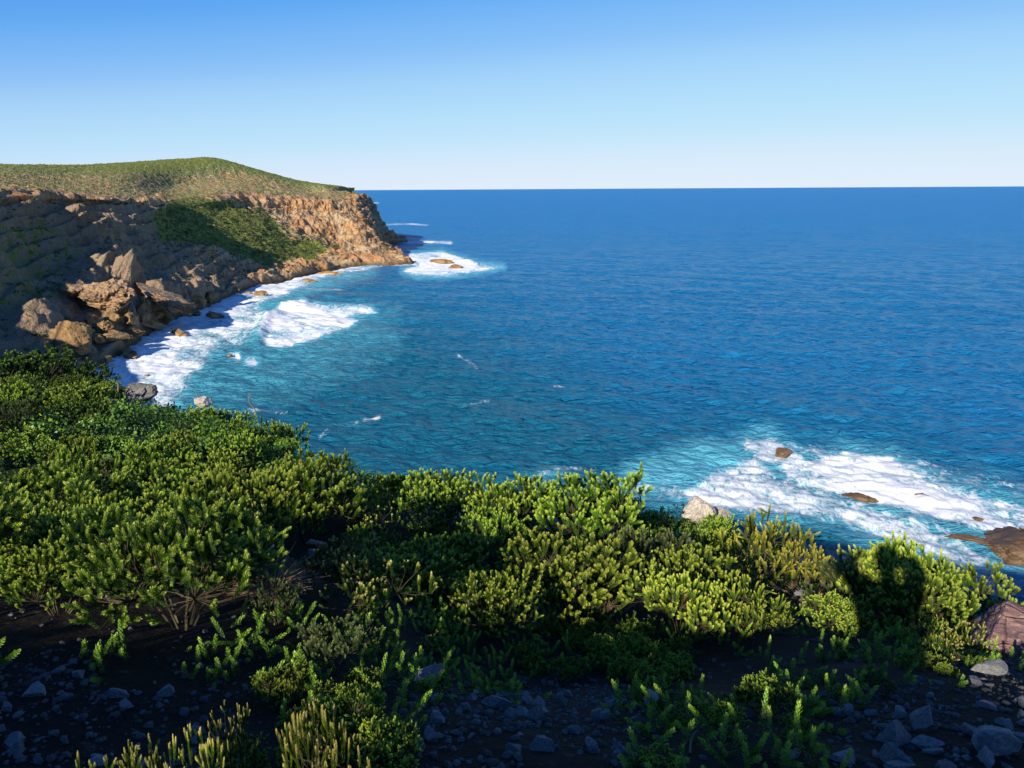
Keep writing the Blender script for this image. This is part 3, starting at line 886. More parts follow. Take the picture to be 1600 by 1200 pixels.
for (px, py, Y, wpx, asp, rz, tl, k, lab) in [
    (834, 1118, 2.55, 40, (.75, .45, 1.2), .5, (0, .25), 1, 'upright pale grey slab of stone in the shaded gravel'),
    (690, 1166, 2.25, 60, (.7, .5, 1.3), .2, (0, -.5), 2, 'leaning pointed grey stone at the bottom of the stony gap'),
    (985, 1180, 2.15, 66, (1, .36, .32), R(-42), (0, .15), 3, 'long pale slab lying aslant in the shaded gravel'),
    (944, 1118, 2.55, 30, (1, .7, .7), .3, (0, 0), 4, 'flat grey stone just above the long pale slab'),
    (1017, 1087, 2.75, 36, (1, .9, .8), .9, (0, 0), 5, 'rounded grey stone alone near the dark bushes'),
    (808, 1158, 2.3, 34, (1, .8, .8), 1.7, (0, 0), 6, 'blocky grey stone below the upright slab'),
    (672, 1052, 2.95, 50, (1, .7, .45), .3, (0, 0), 7, 'broad flat dim stone at the upper edge of the stony gap'),
    (275, 1086, 2.7, 38, (1, .8, .7), .3, (.2, .3), 0, 'pale angular stone among the stones on the left'),
    (224, 1094, 2.65, 32, (1, .6, .5), .3, (0, 0), 1, 'flat pale stone left of the pale angular stone'),
    (185, 1104, 2.6, 24, (1, .6, .5), 1.3, (0, 0), 2, 'small flat pale stone, third from the pale angular stone'),
    (55, 1086, 2.7, 66, (1, .7, .6), .1, (0, .1), 3, 'large wedge shaped grey stone at the left edge'),
    (284, 1128, 2.45, 30, (1, .9, .9), .1, (0, 0), 4, 'rounded grey stone below the pale angular stone'),
    (1398, 1148, 2.5, 74, (1, .8, .8), .4, (.2, .2), 5, 'big pale grey block in the lower right stones'),
    (1450, 1160, 2.45, 60, (1, .5, .5), R(-15), (0, .1), 6, 'flat grey stone leaning on the big pale block'),
    (1445, 1122, 2.6, 50, (1, .6, .5), .5, (0, 0), 7, 'grey stone behind the big pale block'),
    (1545, 1160, 2.45, 80, (1, .7, .6), .2, (0, 0), 0, 'wide grey stone at the lower right edge'),
    (1235, 1190, 2.2, 50, (1, .7, .8), .6, (0, 0), 1, 'grey stone at the bottom edge below dark bushes'),
    (1405, 1192, 2.2, 60, (1, .4, .8), R(-40), (0, .5), 2, 'tilted slab at the bottom edge under the big pale block'),
    (1545, 1042, 3.2, 50, (1, .6, .5), .2, (0, 0), 3, 'pale stone below the lichened boulder'),
    (150, 1062, 2.9, 40, (1, .7, .5), .2, (0, 0), 4, 'dim flat stone under the left bushes'),
    (228, 985, 3.6, 38, (1, .7, .5), .2, (0, 0), 5, 'dim slab lying beneath the shaded left bushes')]:
    top_rock('stone', ST_R[k], px, py, Y, wpx, asp, rz, lab, 'stone', tl)

CLEAR = [(-60, 1045), (100, 1040), (330, 1062), (340, 1150), (360, 1240), (650, 1240), (640, 1095), (760, 1085), (990, 1090), (1010, 1160), (1020, 1240), (1290, 1240), (1300, 1100), (1420, 1090), (1560, 1030), (1660, 1030), (1660, 1300), (-60, 1300)]
def pix(x, y, z):
    a, b = proj(np.array([[x, y, z]]))
    return float(a[0]), float(b[0])
cnt = 0
srnd = random.Random(21)
while cnt < 210:
    x, y = srnd.uniform(-3.2, 3.4), srnd.uniform(1.5, 4.6)
    z = gz(x, y)
    a, b = pix(x, y, z)
    if not (-30 < a < 1630 and 960 < b < 1225):
        continue
    if sd_poly(np.array([a]), np.array([b]), CLEAR)[0] > 0 or srnd.random() > (0.25 + 0.75 * (b > 1080)):
        continue
    s = 0.012 + 0.05 * srnd.random() ** 3.0
    o = obj('loose_stone', ST_R[srnd.randrange(8)])
    o.scale = (s * srnd.uniform(.8, 1.3), s * srnd.uniform(.6, 1.0), s * srnd.uniform(.45, .8))
    o.rotation_euler = (srnd.uniform(-.4, .4), srnd.uniform(-.4, .4), srnd.uniform(0, 6.28))
    o.location = (x, y, z + s * 0.25)
    tag(o, 'small grey stone among the loose stones on the shaded ground', 'stone', 'loose stones on the shaded ground')
    cnt += 1
# gravel between them
g = np.random.default_rng(8)
v0, f0 = ico(1)
gvs, gfs, off = [], [], 0
xs, ys = g.uniform(-4.0, 4.0, 40000), g.uniform(1.4, 5.5, 40000)
zs = ground(xs, ys)
ga, gb = proj(np.stack([xs, ys, zs], 1))
keep = (gb < 1260) & (ga > -60) & (ga < 1660) & ((sd_poly(ga, gb, CLEAR) < 25) | (g.random(40000) < 0.12)) & (fbm(np.stack([xs, ys, xs * 0], 1) / 0.5, 2) > -0.25)
xs, ys, zs = xs[keep][:5500], ys[keep][:5500], zs[keep][:5500]
N = len(xs)
for i in range(N):
    s = 0.004 + 0.02 * g.random() ** 3
    d = v0 * (1 + 0.35 * g.normal(size=(len(v0), 1)) * 0.4) * s * np.array([1, .75, .55])
    an = g.random() * 6.28
    c, sn = math.cos(an), math.sin(an)
    d = np.stack([d[:, 0] * c - d[:, 1] * sn, d[:, 0] * sn + d[:, 1] * c, d[:, 2]], 1)
    gvs.append(d + np.array([xs[i], ys[i], zs[i] + s * .2])); gfs.append(f0 + off); off += len(v0)
tag(obj('gravel', mesh_np('gravel', np.concatenate(gvs), np.concatenate(gfs), M_GRAVEL)), 'fine grey gravel scattered over the shaded ground', 'gravel', kind='stuff')

# ------------------------------------------------------------------ shrubs
def tubes(lines, sides=4):
    Vs, Fs, off = [], [], 0
    for pts, r0, r1 in lines:
        pts = np.array(pts, float)
        n = len(pts)
        for i in range(n):
            a = pts[min(i + 1, n - 1)] - pts[max(i - 1, 0)]
            a = a / (np.linalg.norm(a) + 1e-9)
            s = np.cross(a, [0.31, 0.2, 0.93]); s /= np.linalg.norm(s) + 1e-9
            t2 = np.cross(a, s)
            rr_ = r0 + (r1 - r0) * i / (n - 1)
            for k in range(sides):
                an = 2 * math.pi * k / sides
                Vs.append(pts[i] + (s * math.cos(an) + t2 * math.sin(an)) * rr_)
        for i in range(n - 1):
            for k in range(sides):
                k2 = (k + 1) % sides
                Fs.append((off + i * sides + k, off + i * sides + k2, off + (i + 1) * sides + k2, off + (i + 1) * sides + k))
        off += n * sides
    return np.array(Vs), np.array(Fs)

def sprig_leaves(A, B, seed, per_m=820, L=0.0165, Wd=0.0042, spread=0.9, tipc=1.0):
    """A, B: base and tip of every sprig (N,3)"""
    g = np.random.default_rng(seed)
    Vs, Ts = [], []
    for a, b in zip(A, B):
        ax = b - a
        ln = np.linalg.norm(ax)
        ax = ax / ln
        n = max(14, int(ln * per_m))
        t = np.linspace(0.0, 1.0, n) ** 0.85
        ph = np.arange(n) * 2.39996 + g.random() * 6.28
        s = np.cross(ax, [0.2, 0.31, 0.1]); s /= np.linalg.norm(s)
        u = np.cross(ax, s)
        rad_ = s[None] * np.cos(ph)[:, None] + u[None] * np.sin(ph)[:, None]
        el = spread * (1 - 0.45 * t ** 8) + g.normal(size=n) * 0.10
        o = rad_ * np.sin(el)[:, None] + ax[None] * np.cos(el)[:, None]
        ll = L * (0.8 + 0.35 * g.random(n)) * (1 - 0.35 * t ** 8)
        base = a + ax * (t * ln)[:, None]
        side = np.cross(o, rad_ + ax * 0.3 + 1e-4); side /= np.linalg.norm(side, axis=1)[:, None] + 1e-9
        mid = base + o * (ll * 0.55)[:, None]
        tip = base + o * ll[:, None] + ax * (ll * 0.25)[:, None]
        w_ = (Wd * (0.85 + 0.3 * g.random(n)))[:, None]
        Vs.append(np.stack([base, mid + side * w_, tip, mid - side * w_], 1).reshape(-1, 3))
        sp = g.normal() * 0.10
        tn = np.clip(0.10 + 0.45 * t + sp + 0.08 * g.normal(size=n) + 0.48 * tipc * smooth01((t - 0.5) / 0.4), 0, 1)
        Ts.append(np.repeat(tn, 4))
    V_ = np.concatenate(Vs)
    return V_, np.arange(len(V_)).reshape(-1, 4), np.concatenate(Ts)

def make_shrub(seed, H=0.75, RR=0.5, n_main=9, n_sprig=150, mat=None, upright=0.75, slen=(0.07, 0.15), per_m=680, L=0.0185, Wd=0.0044, spread=0.95, shell=0.62, lean=(0, 0), fork_tips=True):
    g = np.random.default_rng(seed)
    lines, A, B = [], [], []
    # a few clumps (boughs), each its own small dome at its own height: uneven outline
    n_cl = n_main
    cen, rad_ = [], []
    for k in range(n_cl):
        an = 2 * math.pi * (k + g.random() * 0.8) / n_cl
        r = RR * math.sqrt(g.random()) * 0.80
        h = H * (0.50 + 0.34 * g.random()) * (1 - 0.35 * (r / RR) ** 2)
        cen.append(np.array([math.cos(an) * r + lean[0] * h, math.sin(an) * r + lean[1] * h, h]))
        rad_.append(H * (0.20 + 0.14 * g.random()))
    for c, cr in zip(cen, rad_):
        p0 = np.array([c[0] * 0.08, c[1] * 0.08, -0.03])
        p1 = np.array([c[0] * 0.45, c[1] * 0.45, c[2] * 0.42]) + g.normal(size=3) * 0.02
        fork = c * np.array([0.85, 0.85, 0.78])
        lines.append(([p0, p1, fork], 0.008 * H / 0.75, 0.004))
        ns = max(4, int(n_sprig / n_cl))
        for j in range(ns):
            d = g.normal(size=3); d[2] = abs(d[2]) * 1.0 - 0.22; d /= np.linalg.norm(d)
            tip = c + d * cr * (shell + (1 - shell) * g.random()) * np.array([1.15, 1.15, 1.1])
            ax = d * (1 - upright) + np.array([lean[0], lean[1], 1.0]) * upright + g.normal(size=3) * 0.14
            ax /= np.linalg.norm(ax)
            ln = g.uniform(*slen)
            a = tip - ax * ln
            A.append(a); B.append(tip)
            if fork_tips:
                for _ in range(2 if g.random() < 0.75 else 1):
                    b0 = a + (tip - a) * g.uniform(0.25, 0.6)
                    sd_ = ax + g.normal(size=3) * 0.42
                    sd_ /= np.linalg.norm(sd_)
                    A.append(b0); B.append(b0 + sd_ * ln * g.uniform(0.45, 0.8))
            q = fork + (a - fork) * 0.5 + g.normal(size=3) * 0.012
            lines.append(([fork, q, a, tip - ax * 0.01], 0.0028, 0.0015))
    sv, sf = tubes(lines, 3)
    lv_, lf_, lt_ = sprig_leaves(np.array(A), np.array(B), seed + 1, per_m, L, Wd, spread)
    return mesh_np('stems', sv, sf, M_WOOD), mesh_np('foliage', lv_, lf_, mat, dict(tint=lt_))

PROTO = {}
PROTO['bush'] = [make_shrub(500 + i, H=0.75, RR=0.48, n_main=8 + i % 3, n_sprig=210 + 12 * i, mat=M_LEAF, upright=0.48 + 0.06 * (i % 4)) for i in range(7)]
PROTO['bud'] = [make_shrub(540 + i, H=0.7, RR=0.40, n_main=6, n_sprig=70, mat=M_BUD, upright=0.7, slen=(0.07, 0.17), per_m=900, L=0.017, Wd=0.0042, spread=0.9) for i in range(3)]
PROTO['tall'] = [make_shrub(560 + i, H=1.0, RR=0.33, n_main=6, n_sprig=60, mat=M_LEAF, upright=0.8, slen=(0.10, 0.28), per_m=700, spread=0.85) for i in range(3)]
PROTO['dark'] = [make_shrub(580 + i, H=0.9, RR=0.75, n_main=16, n_sprig=300, mat=M_DARKLEAF, upright=0.35, slen=(0.06, 0.12), per_m=420, L=0.022, Wd=0.008, spread=1.1) for i in range(4)]
PROTO['heath'] = [make_shrub(600 + i, H=0.7, RR=0.36, n_main=7, n_sprig=60, mat=M_HEATH, upright=0.8, slen=(0.10, 0.24), per_m=480, L=0.018, Wd=0.0045, spread=0.75) for i in range(2)]
PROTO['grey'] = [make_shrub(620 + i, H=0.7, RR=0.42, n_main=7, n_sprig=100, mat=M_GREYLEAF, upright=0.55, slen=(0.07, 0.18), per_m=600, L=0.019, Wd=0.0045, spread=1.0) for i in range(3)]
PH = {}
for k_, lst in PROTO.items():
    hs_ = []
    for st_, fo_ in lst:
        a_ = np.empty(len(fo_.vertices) * 3, np.float32); fo_.vertices.foreach_get('co', a_)
        hs_.append(float(np.percentile(a_.reshape(-1, 3)[:, 2], 99.3)))
    PH[k_] = hs_
print('PH', PH)

def shrub(kind, k, x, y, s, label, group=None, rz=None, name='bush', sz=None, tilt=(0, 0)):
    st, fo = PROTO[kind][k % len(PROTO[kind])]
    root = bpy.data.objects.new(name, None)
    COL.objects.link(root)
    root.empty_display_size = 0.2
    root.location = (x, y, gz(x, y) - 0.03)
    root.rotation_euler = (tilt[0], tilt[1], rnd.uniform(0, 6.28) if rz is None else rz)
    root.scale = (s, s, sz or s)
    obj('stems', st, root)
    obj('foliage', fo, root)
    tag(root, label, 'bush', group)
    return root

HAND = [  # px, py of the top, Y, kind, variant, width factor, label
    (480, 1080, 1.66, 'bud', 0, 1.0, 'bush with pale yellow budding tips standing alone at the bottom edge'),
    (180, 1150, 1.58, 'bud', 1, 0.9, 'budding yellow green bush cut by the bottom edge, leftmost of three'),
    (290, 1140, 1.6, 'bud', 2, 0.8, 'budding yellow green bush cut by the bottom edge, middle of three'),
    (355, 1100, 1.9, 'bud', 1, 0.6, 'narrow budding sprig beside the bush standing alone at the bottom edge'),
    (515, 985, 3.1, 'grey', 0, 0.8, 'thin slanting sprig above the bush standing alone at the bottom edge'),
    (360, 945, 3.9, 'bud', 2, 0.6, 'small sunlit sprig at the edge of the dark hollow'),
    (440, 975, 3.6, 'grey', 1, 0.6, 'small upright sprig beside the dry brown tuft'),
    (110, 695, 8.6, 'tall', 0, 0.8, 'tall upright sprigs in front of the shaded band on the left'),
    (255, 740, 7.8, 'bush', 2, 1.2, 'large leafy bush with bare lower stems left of the clearing'),
    (470, 725, 8.0, 'bush', 3, 1.1, 'tall bush with bare branches above the sunlit stones'),
    (350, 722, 8.2, 'tall', 1, 0.8, 'narrow upright bush between two large leafy bushes'),
    (30, 715, 7.2, 'bush', 1, 1.2, 'large bush cut by the left edge of the view'),
    (130, 795, 5.3, 'bush', 4, 0.95, 'broad bright yellow green bush low on the left'),
    (800, 742, 8.2, 'bush', 5, 1.0, 'bush whose tips stand against the blue sea at the middle of the slope edge'),
    (930, 748, 7.6, 'bush', 0, 1.1, 'broad bush on the slope edge against the turquoise water'),
    (690, 738, 8.6, 'bush', 6, 1.1, 'bright bush on the slope edge where it meets the dark bank'),
    (1180, 905, 4.7, 'tall', 2, 1.0, 'sunlit upright bush with a pale stem left of the shadow'),
    (1070, 890, 4.8, 'bush', 3, 0.9, 'low bright bush left of the upright pale stemmed bush'),
    (1200, 800, 7.0, 'heath', 0, 1.1, 'reddish yellow heath bush behind the white boulder'),
    (1250, 825, 6.6, 'heath', 1, 1.2, 'yellow heath bush next to the dark shadow'),
    (1430, 845, 5.6, 'tall', 0, 1.0, 'tall thin sprigs against the surf right of the shadow'),
    (1390, 850, 5.7, 'bush', 4, 0.9, 'bush right of the shadow with tips against the surf'),
    (1500, 880, 5.3, 'bush', 1, 1.0, 'bright bush at the right end of the slope edge'),
    (1440, 885, 5.0, 'bush', 2, 1.1, 'bright leafy bush just right of the dark shadow'),
    (1460, 965, 4.0, 'tall', 1, 0.6, 'small lit sprig in shade below the bright right bushes'),
    (1515, 990, 3.8, 'bud', 0, 0.7, 'small lit sprig in front of the lichened boulder'),
    (330, 635, 19.0, 'bush', 3, 1.6, 'bright green bush just below the small pale rock'),
    (935, 722 + 30, 8.2, 'bush', 3, 0.8, 'small bush behind the broad bush on the slope edge'),
    (10, 548, 24, 'dark', 0, 2.6, 'dark tree like bush at the left edge under the cliff'),
    (120, 568, 25, 'dark', 1, 2.4, 'rounded dark green bush left of the flat grey boulder'),
    (58, 582, 24.5, 'dark', 2, 2.0, 'dark bush between the tree like bush and the rounded dark bush'),
    (168, 594, 23.5, 'bush', 2, 1.4, 'leafy bush touching the left side of the flat grey boulder'),
    (900, 850, 5.4, 'bush', 6, 1.2, 'broad sunlit bush in the middle of the near slope'),
    (640, 850, 5.4, 'bush', 0, 1.2, 'broad sunlit bush right of the pinkish slab'),
    (550, 880, 5.0, 'bush', 5, 0.8, 'sunlit bush just right below the sunlit stones'),
    (770, 900, 4.6, 'bush', 2, 1.1, 'sunlit bush low in the middle with long slanting stems'),
    (1340, 880, 5.6, 'grey', 2, 1.3, 'grey green bush lying in the dark shadow'),
]
placed = []
for (px, py, Y, kind, k, wf, lab) in HAND:
    tp = P(px, py, Y)
    h = tp[2] - gz(tp[0], tp[1])
    print('HAND', lab[:40], round(h, 2))
    h = min(max(h, 0.28), 1.25 if Y < 12 else 3.2)
    s = h / PH[kind][k % len(PH[kind])]
    sw = (max(0.55, min(1.4, s)) if Y > 2.5 else 0.29) * wf if Y < 12 else s * 1.1
    shrub(kind, k, tp[0], tp[1], sw, lab, sz=s)
    placed.append((tp[0], tp[1], 0.30 * sw))

EDGE = np.array([(-200, 540), (0, 548), (60, 565), (130, 572), (170, 590), (200, 612), (290, 628), (350, 640), (430, 655), (480, 690), (560, 714), (640, 740), (740, 742), (790, 750), (850, 754),
                 (930, 752), (970, 768), (1020, 792), (1080, 806), (1180, 797), (1260, 832), (1300, 852), (1400, 846), (1440, 860), (1500, 886), (1540, 905), (1600, 932), (1800, 1000)], float)
OPEN = [(405, 835), (525, 835), (530, 900), (420, 905)]
HOLLOW = [[(120, 960), (400, 960), (400, 1080), (40, 1060), (40, 960)], [(1185, 850), (1275, 855), (1290, 960), (1200, 960)], [(40, 640), (280, 655), (300, 692), (40, 690)],
          [(215, 715), (300, 720), (300, 800), (235, 800)], [(425, 660), (480, 690), (600, 750), (560, 765), (440, 715)], [(640, 775), (735, 775), (720, 830), (650, 825)],
          [(860, 880), (985, 865), (1000, 925), (900, 930)], [(385, 830), (520, 835), (520, 900), (400, 900)], [(560, 990), (760, 1000), (760, 1050), (560, 1040)], [(1080, 960), (1330, 960), (1300, 1050), (1080, 1080)]]
GAP2 = [(1500, 930), (1640, 930), (1640, 1060), (1500, 1040)]
prng = random.Random(99)
n_b = 0
for tries in range(26000):
    if n_b >= 262:
        break
    far_ = tries >= 9000
    if not far_ and n_b >= 150:
        continue
    Y = (9.2 + 19 * prng.random() ** 1.2) if far_ else 1.9 + 7.6 * prng.random()
    x = prng.uniform(-0.75, 0.72) * (Y + 1.2)
    z = gz(x, Y)
    a, b = pix(x, Y, z)
    s = prng.uniform(0.42, 1.08) * (1.25 + max(0, (Y - 9)) * 0.035 if far_ else 1.0) * (0.25 if b > 1000 else 1.0)
    top = pix(x, Y, z + 0.86 * s)[1]
    if not (-90 < a < 1690) or top > 1230:
        continue
    if top < np.interp(a, EDGE[:, 0], EDGE[:, 1]) - (6 if far_ else 2):
        continue
    if far_ and abs(a - 216) < 60 and Y < 24.5 and top < 628:
        continue
    if far_ and abs(a - 317) < 35 and Y < 20.5 and top < 640:
        continue
    A1, B1 = np.array([a]), np.array([b])
    if sd_poly(A1, B1, CLEAR)[0] < 6 or sd_poly(A1, B1, OPEN)[0] < 10 or sd_poly(A1, B1, GAP2)[0] < 0:
        continue
    rad_ = 0.32 * s if Y < 9 else 0.33 * s
    am, bm_ = pix(x, Y, z + 0.45 * s)
    if any(sd_poly(np.array([am]), np.array([bm_]), h_)[0] < 0 for h_ in HOLLOW):
        continue
    if any((x - q[0]) ** 2 + (Y - q[1]) ** 2 < (rad_ + q[2]) ** 2 * 0.95 for q in placed):
        continue
    # seen over the ground in front?
    tt = np.linspace(0.15, 0.97, 24)
    zr = CAM_H + (z + 0.72 * s - CAM_H) * tt
    if (ground(x * tt, Y * tt) > zr + 0.05).any():
        continue
    u = prng.random()
    if Y > 13:
        kind = 'dark' if u < 0.28 else ('bush' if u < 0.92 else 'grey')
    elif a > 1120 and a < 1330 and top < 900:
        kind = 'heath' if u < 0.4 else 'bush'
    else:
        kind = 'bush' if u < 0.78 else ('grey' if u < 0.90 else 'bud')
    if Y > 13:
        lab, grp = 'leafy green bush in the dense thicket on the far left slope', 'bushes of the far left thicket'
    elif b > 985:
        lab, grp = 'bush in the deep shade of the lower slope', 'bushes in the shade of the lower slope'
    else:
        lab, grp = 'yellow green leafy bush in the thicket across the near slope', 'bushes across the near slope'
    shrub(kind, prng.randrange(7), x, Y, s * (0.85 if kind == 'dark' else 1.0), lab, grp, sz=s * prng.uniform(0.85, 1.12))
    placed.append((x, Y, rad_))
    n_b += 1
# undergrowth between the bushes: low seedlings and sprigs nobody could count
ug = np.random.default_rng(77)
UA, UB = [], []
xs, ys = ug.uniform(-26, 9, 60000), ug.uniform(1.8, 30, 60000)
zs = ground(xs, ys)
ua, ub = proj(np.stack([xs, ys, zs], 1))
ok = (ua > -60) & (ua < 1660) & (ub < 1230) & (ub > np.interp(ua, EDGE[:, 0], EDGE[:, 1]) + 6) & (sd_poly(ua, ub, CLEAR) > -10) & (sd_poly(ua, ub, OPEN) > 0)
ok &= fbm(np.stack([xs, ys, xs * 0], 1) / 0.8, 2) > -0.12
ok2 = ok & ((ys < 8.5) | (ug.random(len(xs)) < 0.2))
for i_ in np.where(ok2)[0][:2200]:
    for k_ in range(6):
        b_ = np.array([xs[i_], ys[i_], zs[i_]]) + np.array([ug.normal() * .06, ug.normal() * .06, -0.01])
        UA.append(b_); UB.append(b_ + np.array([ug.normal() * .05, ug.normal() * .05, ug.uniform(.03, .13)]))
fi, kept = [], []
pl = np.array([(q[0], q[1]) for q in placed])
for i_ in np.where(ok & (ys > 8.0))[0]:
    c_ = np.array([xs[i_], ys[i_]])
    if ((pl - c_) ** 2).sum(1).min() < 0.45 ** 2 or (kept and ((np.array(kept) - c_) ** 2).sum(1).min() < (0.46 + 0.021 * ys[i_]) ** 2):
        continue
    kept.append(c_); fi.append(i_)
    if len(fi) >= 470: break
rr_ = 0.22 + 0.011 * ys[fi] + 0.24 * ug.random(len(fi)) ** 1.5
fv, ff, ft = leaf_cloud(np.stack([xs[fi], ys[fi], zs[fi] + rr_ * 0.55], 1), rr_, 260, 0.055, 31, 0.95)
hrel = (fv.reshape(len(fi), -1, 3)[:, :, 2] - (zs[fi] + rr_ * 0.55)[:, None]) / rr_[:, None]
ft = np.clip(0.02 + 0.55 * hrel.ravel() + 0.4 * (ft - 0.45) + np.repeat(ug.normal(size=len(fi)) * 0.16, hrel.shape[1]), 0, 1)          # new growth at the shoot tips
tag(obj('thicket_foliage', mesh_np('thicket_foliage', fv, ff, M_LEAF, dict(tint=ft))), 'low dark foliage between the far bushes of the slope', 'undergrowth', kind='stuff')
uv, uf, ut = sprig_leaves(np.array(UA), np.array(UB), 5, 420, 0.018, 0.0045, 0.9, 0.6)
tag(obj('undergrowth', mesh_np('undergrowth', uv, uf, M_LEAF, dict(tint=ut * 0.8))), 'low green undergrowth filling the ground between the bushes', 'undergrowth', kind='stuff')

# ------------------------------------------------------------------ dead twigs, dry tufts
def branch(name, pts, r0, r1, lab, cat, mat, px_Y=True, forks=0, seed=0):
    g = np.random.default_rng(seed)
    q = [P(a, b, Y) for a, b, Y in pts]
    base = q[0].copy()
    q = [p - base for p in q]
    q = catmull(np.array(q), 4 * len(q))
    lines = [(q, r0, r1)]
    for k in range(forks):
        i = int(len(q) * (0.3 + 0.6 * g.random()))
        d = g.normal(size=3); d[2] = abs(d[2]) + .4; d /= np.linalg.norm(d)
        L = np.linalg.norm(q[-1]) * (0.15 + 0.25 * g.random())
        lines.append(([q[i], q[i] + d * L * .5 + g.normal(size=3) * .05 * L, q[i] + d * L + np.array([0, 0, .1 * L])], r1 * 1.3, r1 * .5))
    v, f = tubes(lines, 5)
    return tag(obj(name, mesh_np(name, v, f, mat), None, base), lab, cat)
branch('dead_branch', [(160, 1010, 3.2), (168, 975, 3.4), (172, 940, 3.6), (150, 918, 3.8), (135, 925, 3.9)], 0.010, 0.005, 'bare curved grey branch under the left bushes', 'branch', M_DEAD, forks=2, seed=1)
branch('dead_branch', [(160, 1008, 3.2), (130, 1022, 3.1), (95, 1035, 3.0)], 0.006, 0.003, 'bare grey root creeping over the shaded stones on the left', 'branch', M_DEAD, forks=2, seed=2)
branch('dead_branch', [(295, 1065, 2.9), (285, 1045, 3.0), (270, 1030, 3.1)], 0.006, 0.003, 'short bare twig above the pale angular stone', 'branch', M_DEAD, forks=3, seed=3)
branch('dead_twig', [(402, 658, 16), (398, 640, 16), (390, 630, 16), (388, 622, 16)], 0.018, 0.008, 'bare dead twig standing against the sea on the far slope', 'twig', M_DEAD, forks=3, seed=4)
branch('dead_twig', [(184, 612, 23), (185, 603, 23), (182, 596, 23)], 0.04, 0.02, 'bare dead twig left of the flat grey boulder', 'twig', M_DEAD, forks=0, seed=5)
branch('dead_twig', [(312, 632, 20), (309, 622, 20), (306, 612, 20)], 0.02, 0.01, 'thin dead twig on the small pale rock', 'twig', M_DEAD, forks=1, seed=6)
branch('dead_branch', [(1078, 1178, 2.2), (1082, 1150, 2.35), (1100, 1132, 2.45)], 0.005, 0.003, 'short bare twig on the ground near the bottom edge', 'branch', M_DEAD, forks=1, seed=7)
def tuft(px, py, Y, n, L, spread, lab, cat, mat, seed, curl=0.5):
    g = np.random.default_rng(seed)
    c = P(px, py, Y)
    c[2] = gz(c[0], c[1])
    lines = []
    for k in range(n):
        an = g.random() * 6.28
        d = np.array([math.cos(an) * spread, math.sin(an) * spread, 1.0]) * (0.7 + 0.6 * g.random())
        d += g.normal(size=3) * 0.2
        l = L * (0.6 + 0.6 * g.random())
        b = np.array([math.cos(an), math.sin(an), 0]) * 0.05 * g.random()
        p1 = b + d * l * 0.5
        p2 = b + d * l * 0.8 + np.array([math.cos(an), math.sin(an), -0.5]) * l * curl * 0.5
        lines.append(([b, p1, p2], 0.0022, 0.0012))
    v, f = tubes(lines, 3)
    tag(obj('dry_tuft', mesh_np('dry_tuft', v, f, mat), None, c), lab, cat)
tuft(432, 975, 4.0, 260, 0.17, 0.9, 'round tuft of dry brown twigs in the shaded middle left', 'dry tuft', M_STRAW, 1, 0.9)
tuft(945, 858, 5.6, 60, 0.45, 0.35, 'thin reddish dry stems sticking up between sunlit bushes', 'dry tuft', M_STRAW, 2, 0.3)
tuft(1275, 868, 5.9, 90, 0.25, 0.9, 'dry brown straw under the yellow heath bush', 'dry tuft', M_STRAW, 3, 0.8)

# ------------------------------------------------------------------ the photographer, whose shadow falls on the bushes
def skin_mesh(name, verts, edges, radii, mat, levels=2):
    me = bpy.data.meshes.new(name)
    me.from_pydata(verts, edges, [])
    o = bpy.data.objects.new(name, me)
    COL.objects.link(o)
    md = o.modifiers.new('skin', 'SKIN')
    md.use_smooth_shade = True
    for i, r_ in enumerate(radii):
        me.skin_vertices[0].data[i].radius = (r_, r_) if not isinstance(r_, tuple) else r_
    me.skin_vertices[0].data[0].use_root = True
    sb = o.modifiers.new('sub', 'SUBSURF')
    sb.levels = sb.render_levels = levels
    me.materials.append(mat)
    return o
M_SKIN = mat_plain('skin', (0.45, 0.27, 0.19), (0.55, 0.34, 0.25), 4, 0.5)
M_CLOTH = mat_plain('dark_jacket_cloth', (0.03, 0.035, 0.05), (0.05, 0.055, 0.07), 30)
M_HAIR = mat_plain('brown_hair', (0.03, 0.02, 0.012), (0.08, 0.05, 0.03), 40)
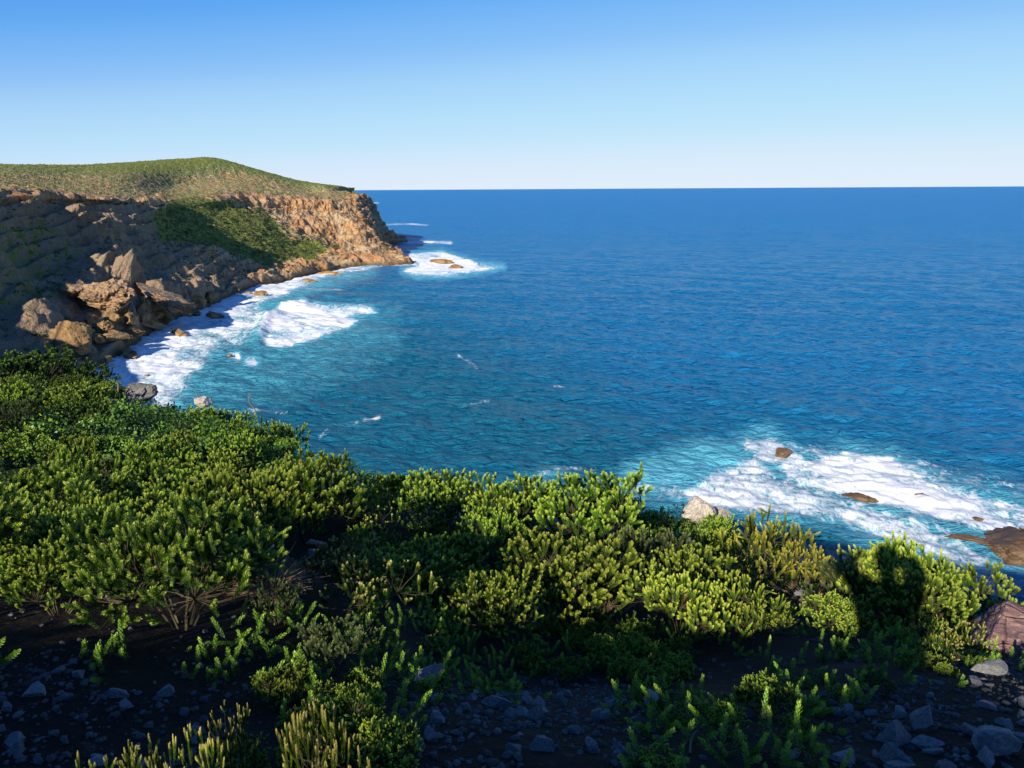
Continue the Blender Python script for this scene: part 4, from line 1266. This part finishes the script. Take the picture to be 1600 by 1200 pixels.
def photographer():
    gx_, gy_ = 0.06, -0.34
    g0 = gz(gx_, gy_) - CAM_H
    V_, E_, R_ = [], [], []
    def add(p, r, par=None):
        V_.append(p); R_.append(r)
        if par is not None: E_.append((par, len(V_) - 1))
        return len(V_) - 1
    hip = add((0, 0, -0.68), 0.15)
    waist = add((0, 0, -0.50), (0.15, 0.12), hip)
    chest = add((0, -0.01, -0.28), (0.17, 0.13), waist)
    neck0 = add((0, 0.01, -0.13), 0.075, chest)
    neck = add((0, 0.03, -0.07), 0.055, neck0)
    h1 = add((0, 0.05, -0.01), (0.075, 0.085), neck)
    h2 = add((0, 0.05, 0.06), (0.078, 0.095), h1)
    add((0, 0.04, 0.12), (0.055, 0.065), h2)
    add((0, 0.15, -0.005), 0.012, h1)              # nose
    for s in (-1, 1):
        sh = add((s * 0.19, 0, -0.17), 0.065, chest)
        el = add((-0.38, 0.10, 0.05) if s < 0 else (0.23, 0.13, 0.0), 0.05, sh)
        wr = add((s * 0.15, 0.24, -0.05), 0.030, el)
        pa = add((s * 0.10, 0.27, -0.01), (0.038, 0.018), wr)
        for k in range(4):
            a = add((s * (0.10 - 0.006 * k), 0.285, 0.035 - 0.02 * k), 0.009, pa)
            b = add((s * (0.07 - 0.004 * k), 0.305, 0.04 - 0.02 * k), 0.0085, a)
            add((s * (0.045 + 0.004 * k), 0.30, 0.04 - 0.02 * k), 0.0075, b)
        t1 = add((s * 0.085, 0.25, -0.035), 0.010, pa)
        add((s * 0.055, 0.255, -0.035), 0.009, t1)
        th = add((s * 0.10, 0.01, -0.80), 0.095, hip)
        kn = add((s * 0.12, 0.04, g0 * 0.5 - 0.50), 0.062, th)
        an = add((s * 0.13, 0.0, g0 + 0.09), 0.042, kn)
        add((s * 0.15, 0.14, g0 + 0.04), 0.035, an)
    body = skin_mesh('person', V_, E_, R_, M_SKIN)
    body.location = (gx_, gy_, CAM_H)
    tag(body, 'person in a dark jacket standing on the slope with arms raised to take a picture', 'person')
    jv, je, jr = [(0, 0, -0.72), (0, 0, -0.50), (0, -0.01, -0.28), (0, 0.01, -0.14)], [(0, 1), (1, 2), (2, 3)], [(0.175, 0.15), (0.17, 0.14), (0.195, 0.15), (0.09, 0.09)]
    for s in (-1, 1):
        i = len(jv)
        jv += [(s * 0.19, 0, -0.17), (-0.38, 0.10, 0.05) if s < 0 else (0.23, 0.13, 0.0), (s * 0.19, 0.215, -0.09)]
        je += [(2, i), (i, i + 1), (i + 1, i + 2)]
        jr += [0.095, 0.085, 0.05]
    j = skin_mesh('jacket', jv, je, jr, M_CLOTH)
    j.parent = body
    tv_, te_, tr_ = [(0, 0, -0.66)], [], [0.17]
    for s in (-1, 1):
        i = len(tv_)
        tv_ += [(s * 0.10, 0.01, -0.82), (s * 0.12, 0.04, g0 * 0.5 - 0.50), (s * 0.13, 0.0, g0 + 0.12)]
        te_ += [(0, i), (i, i + 1), (i + 1, i + 2)]
        tr_ += [0.11, 0.078, 0.06]
    t = skin_mesh('trousers', tv_, te_, tr_, M_CLOTH)
    t.parent = body
    hm = rock_mesh('hair', 777, M_HAIR, 4, 0, (1, 1), 0.05, (0.092, 0.112, 0.085))
    h = obj('hair', hm, body, (0, 0.035, 0.085))
photographer()
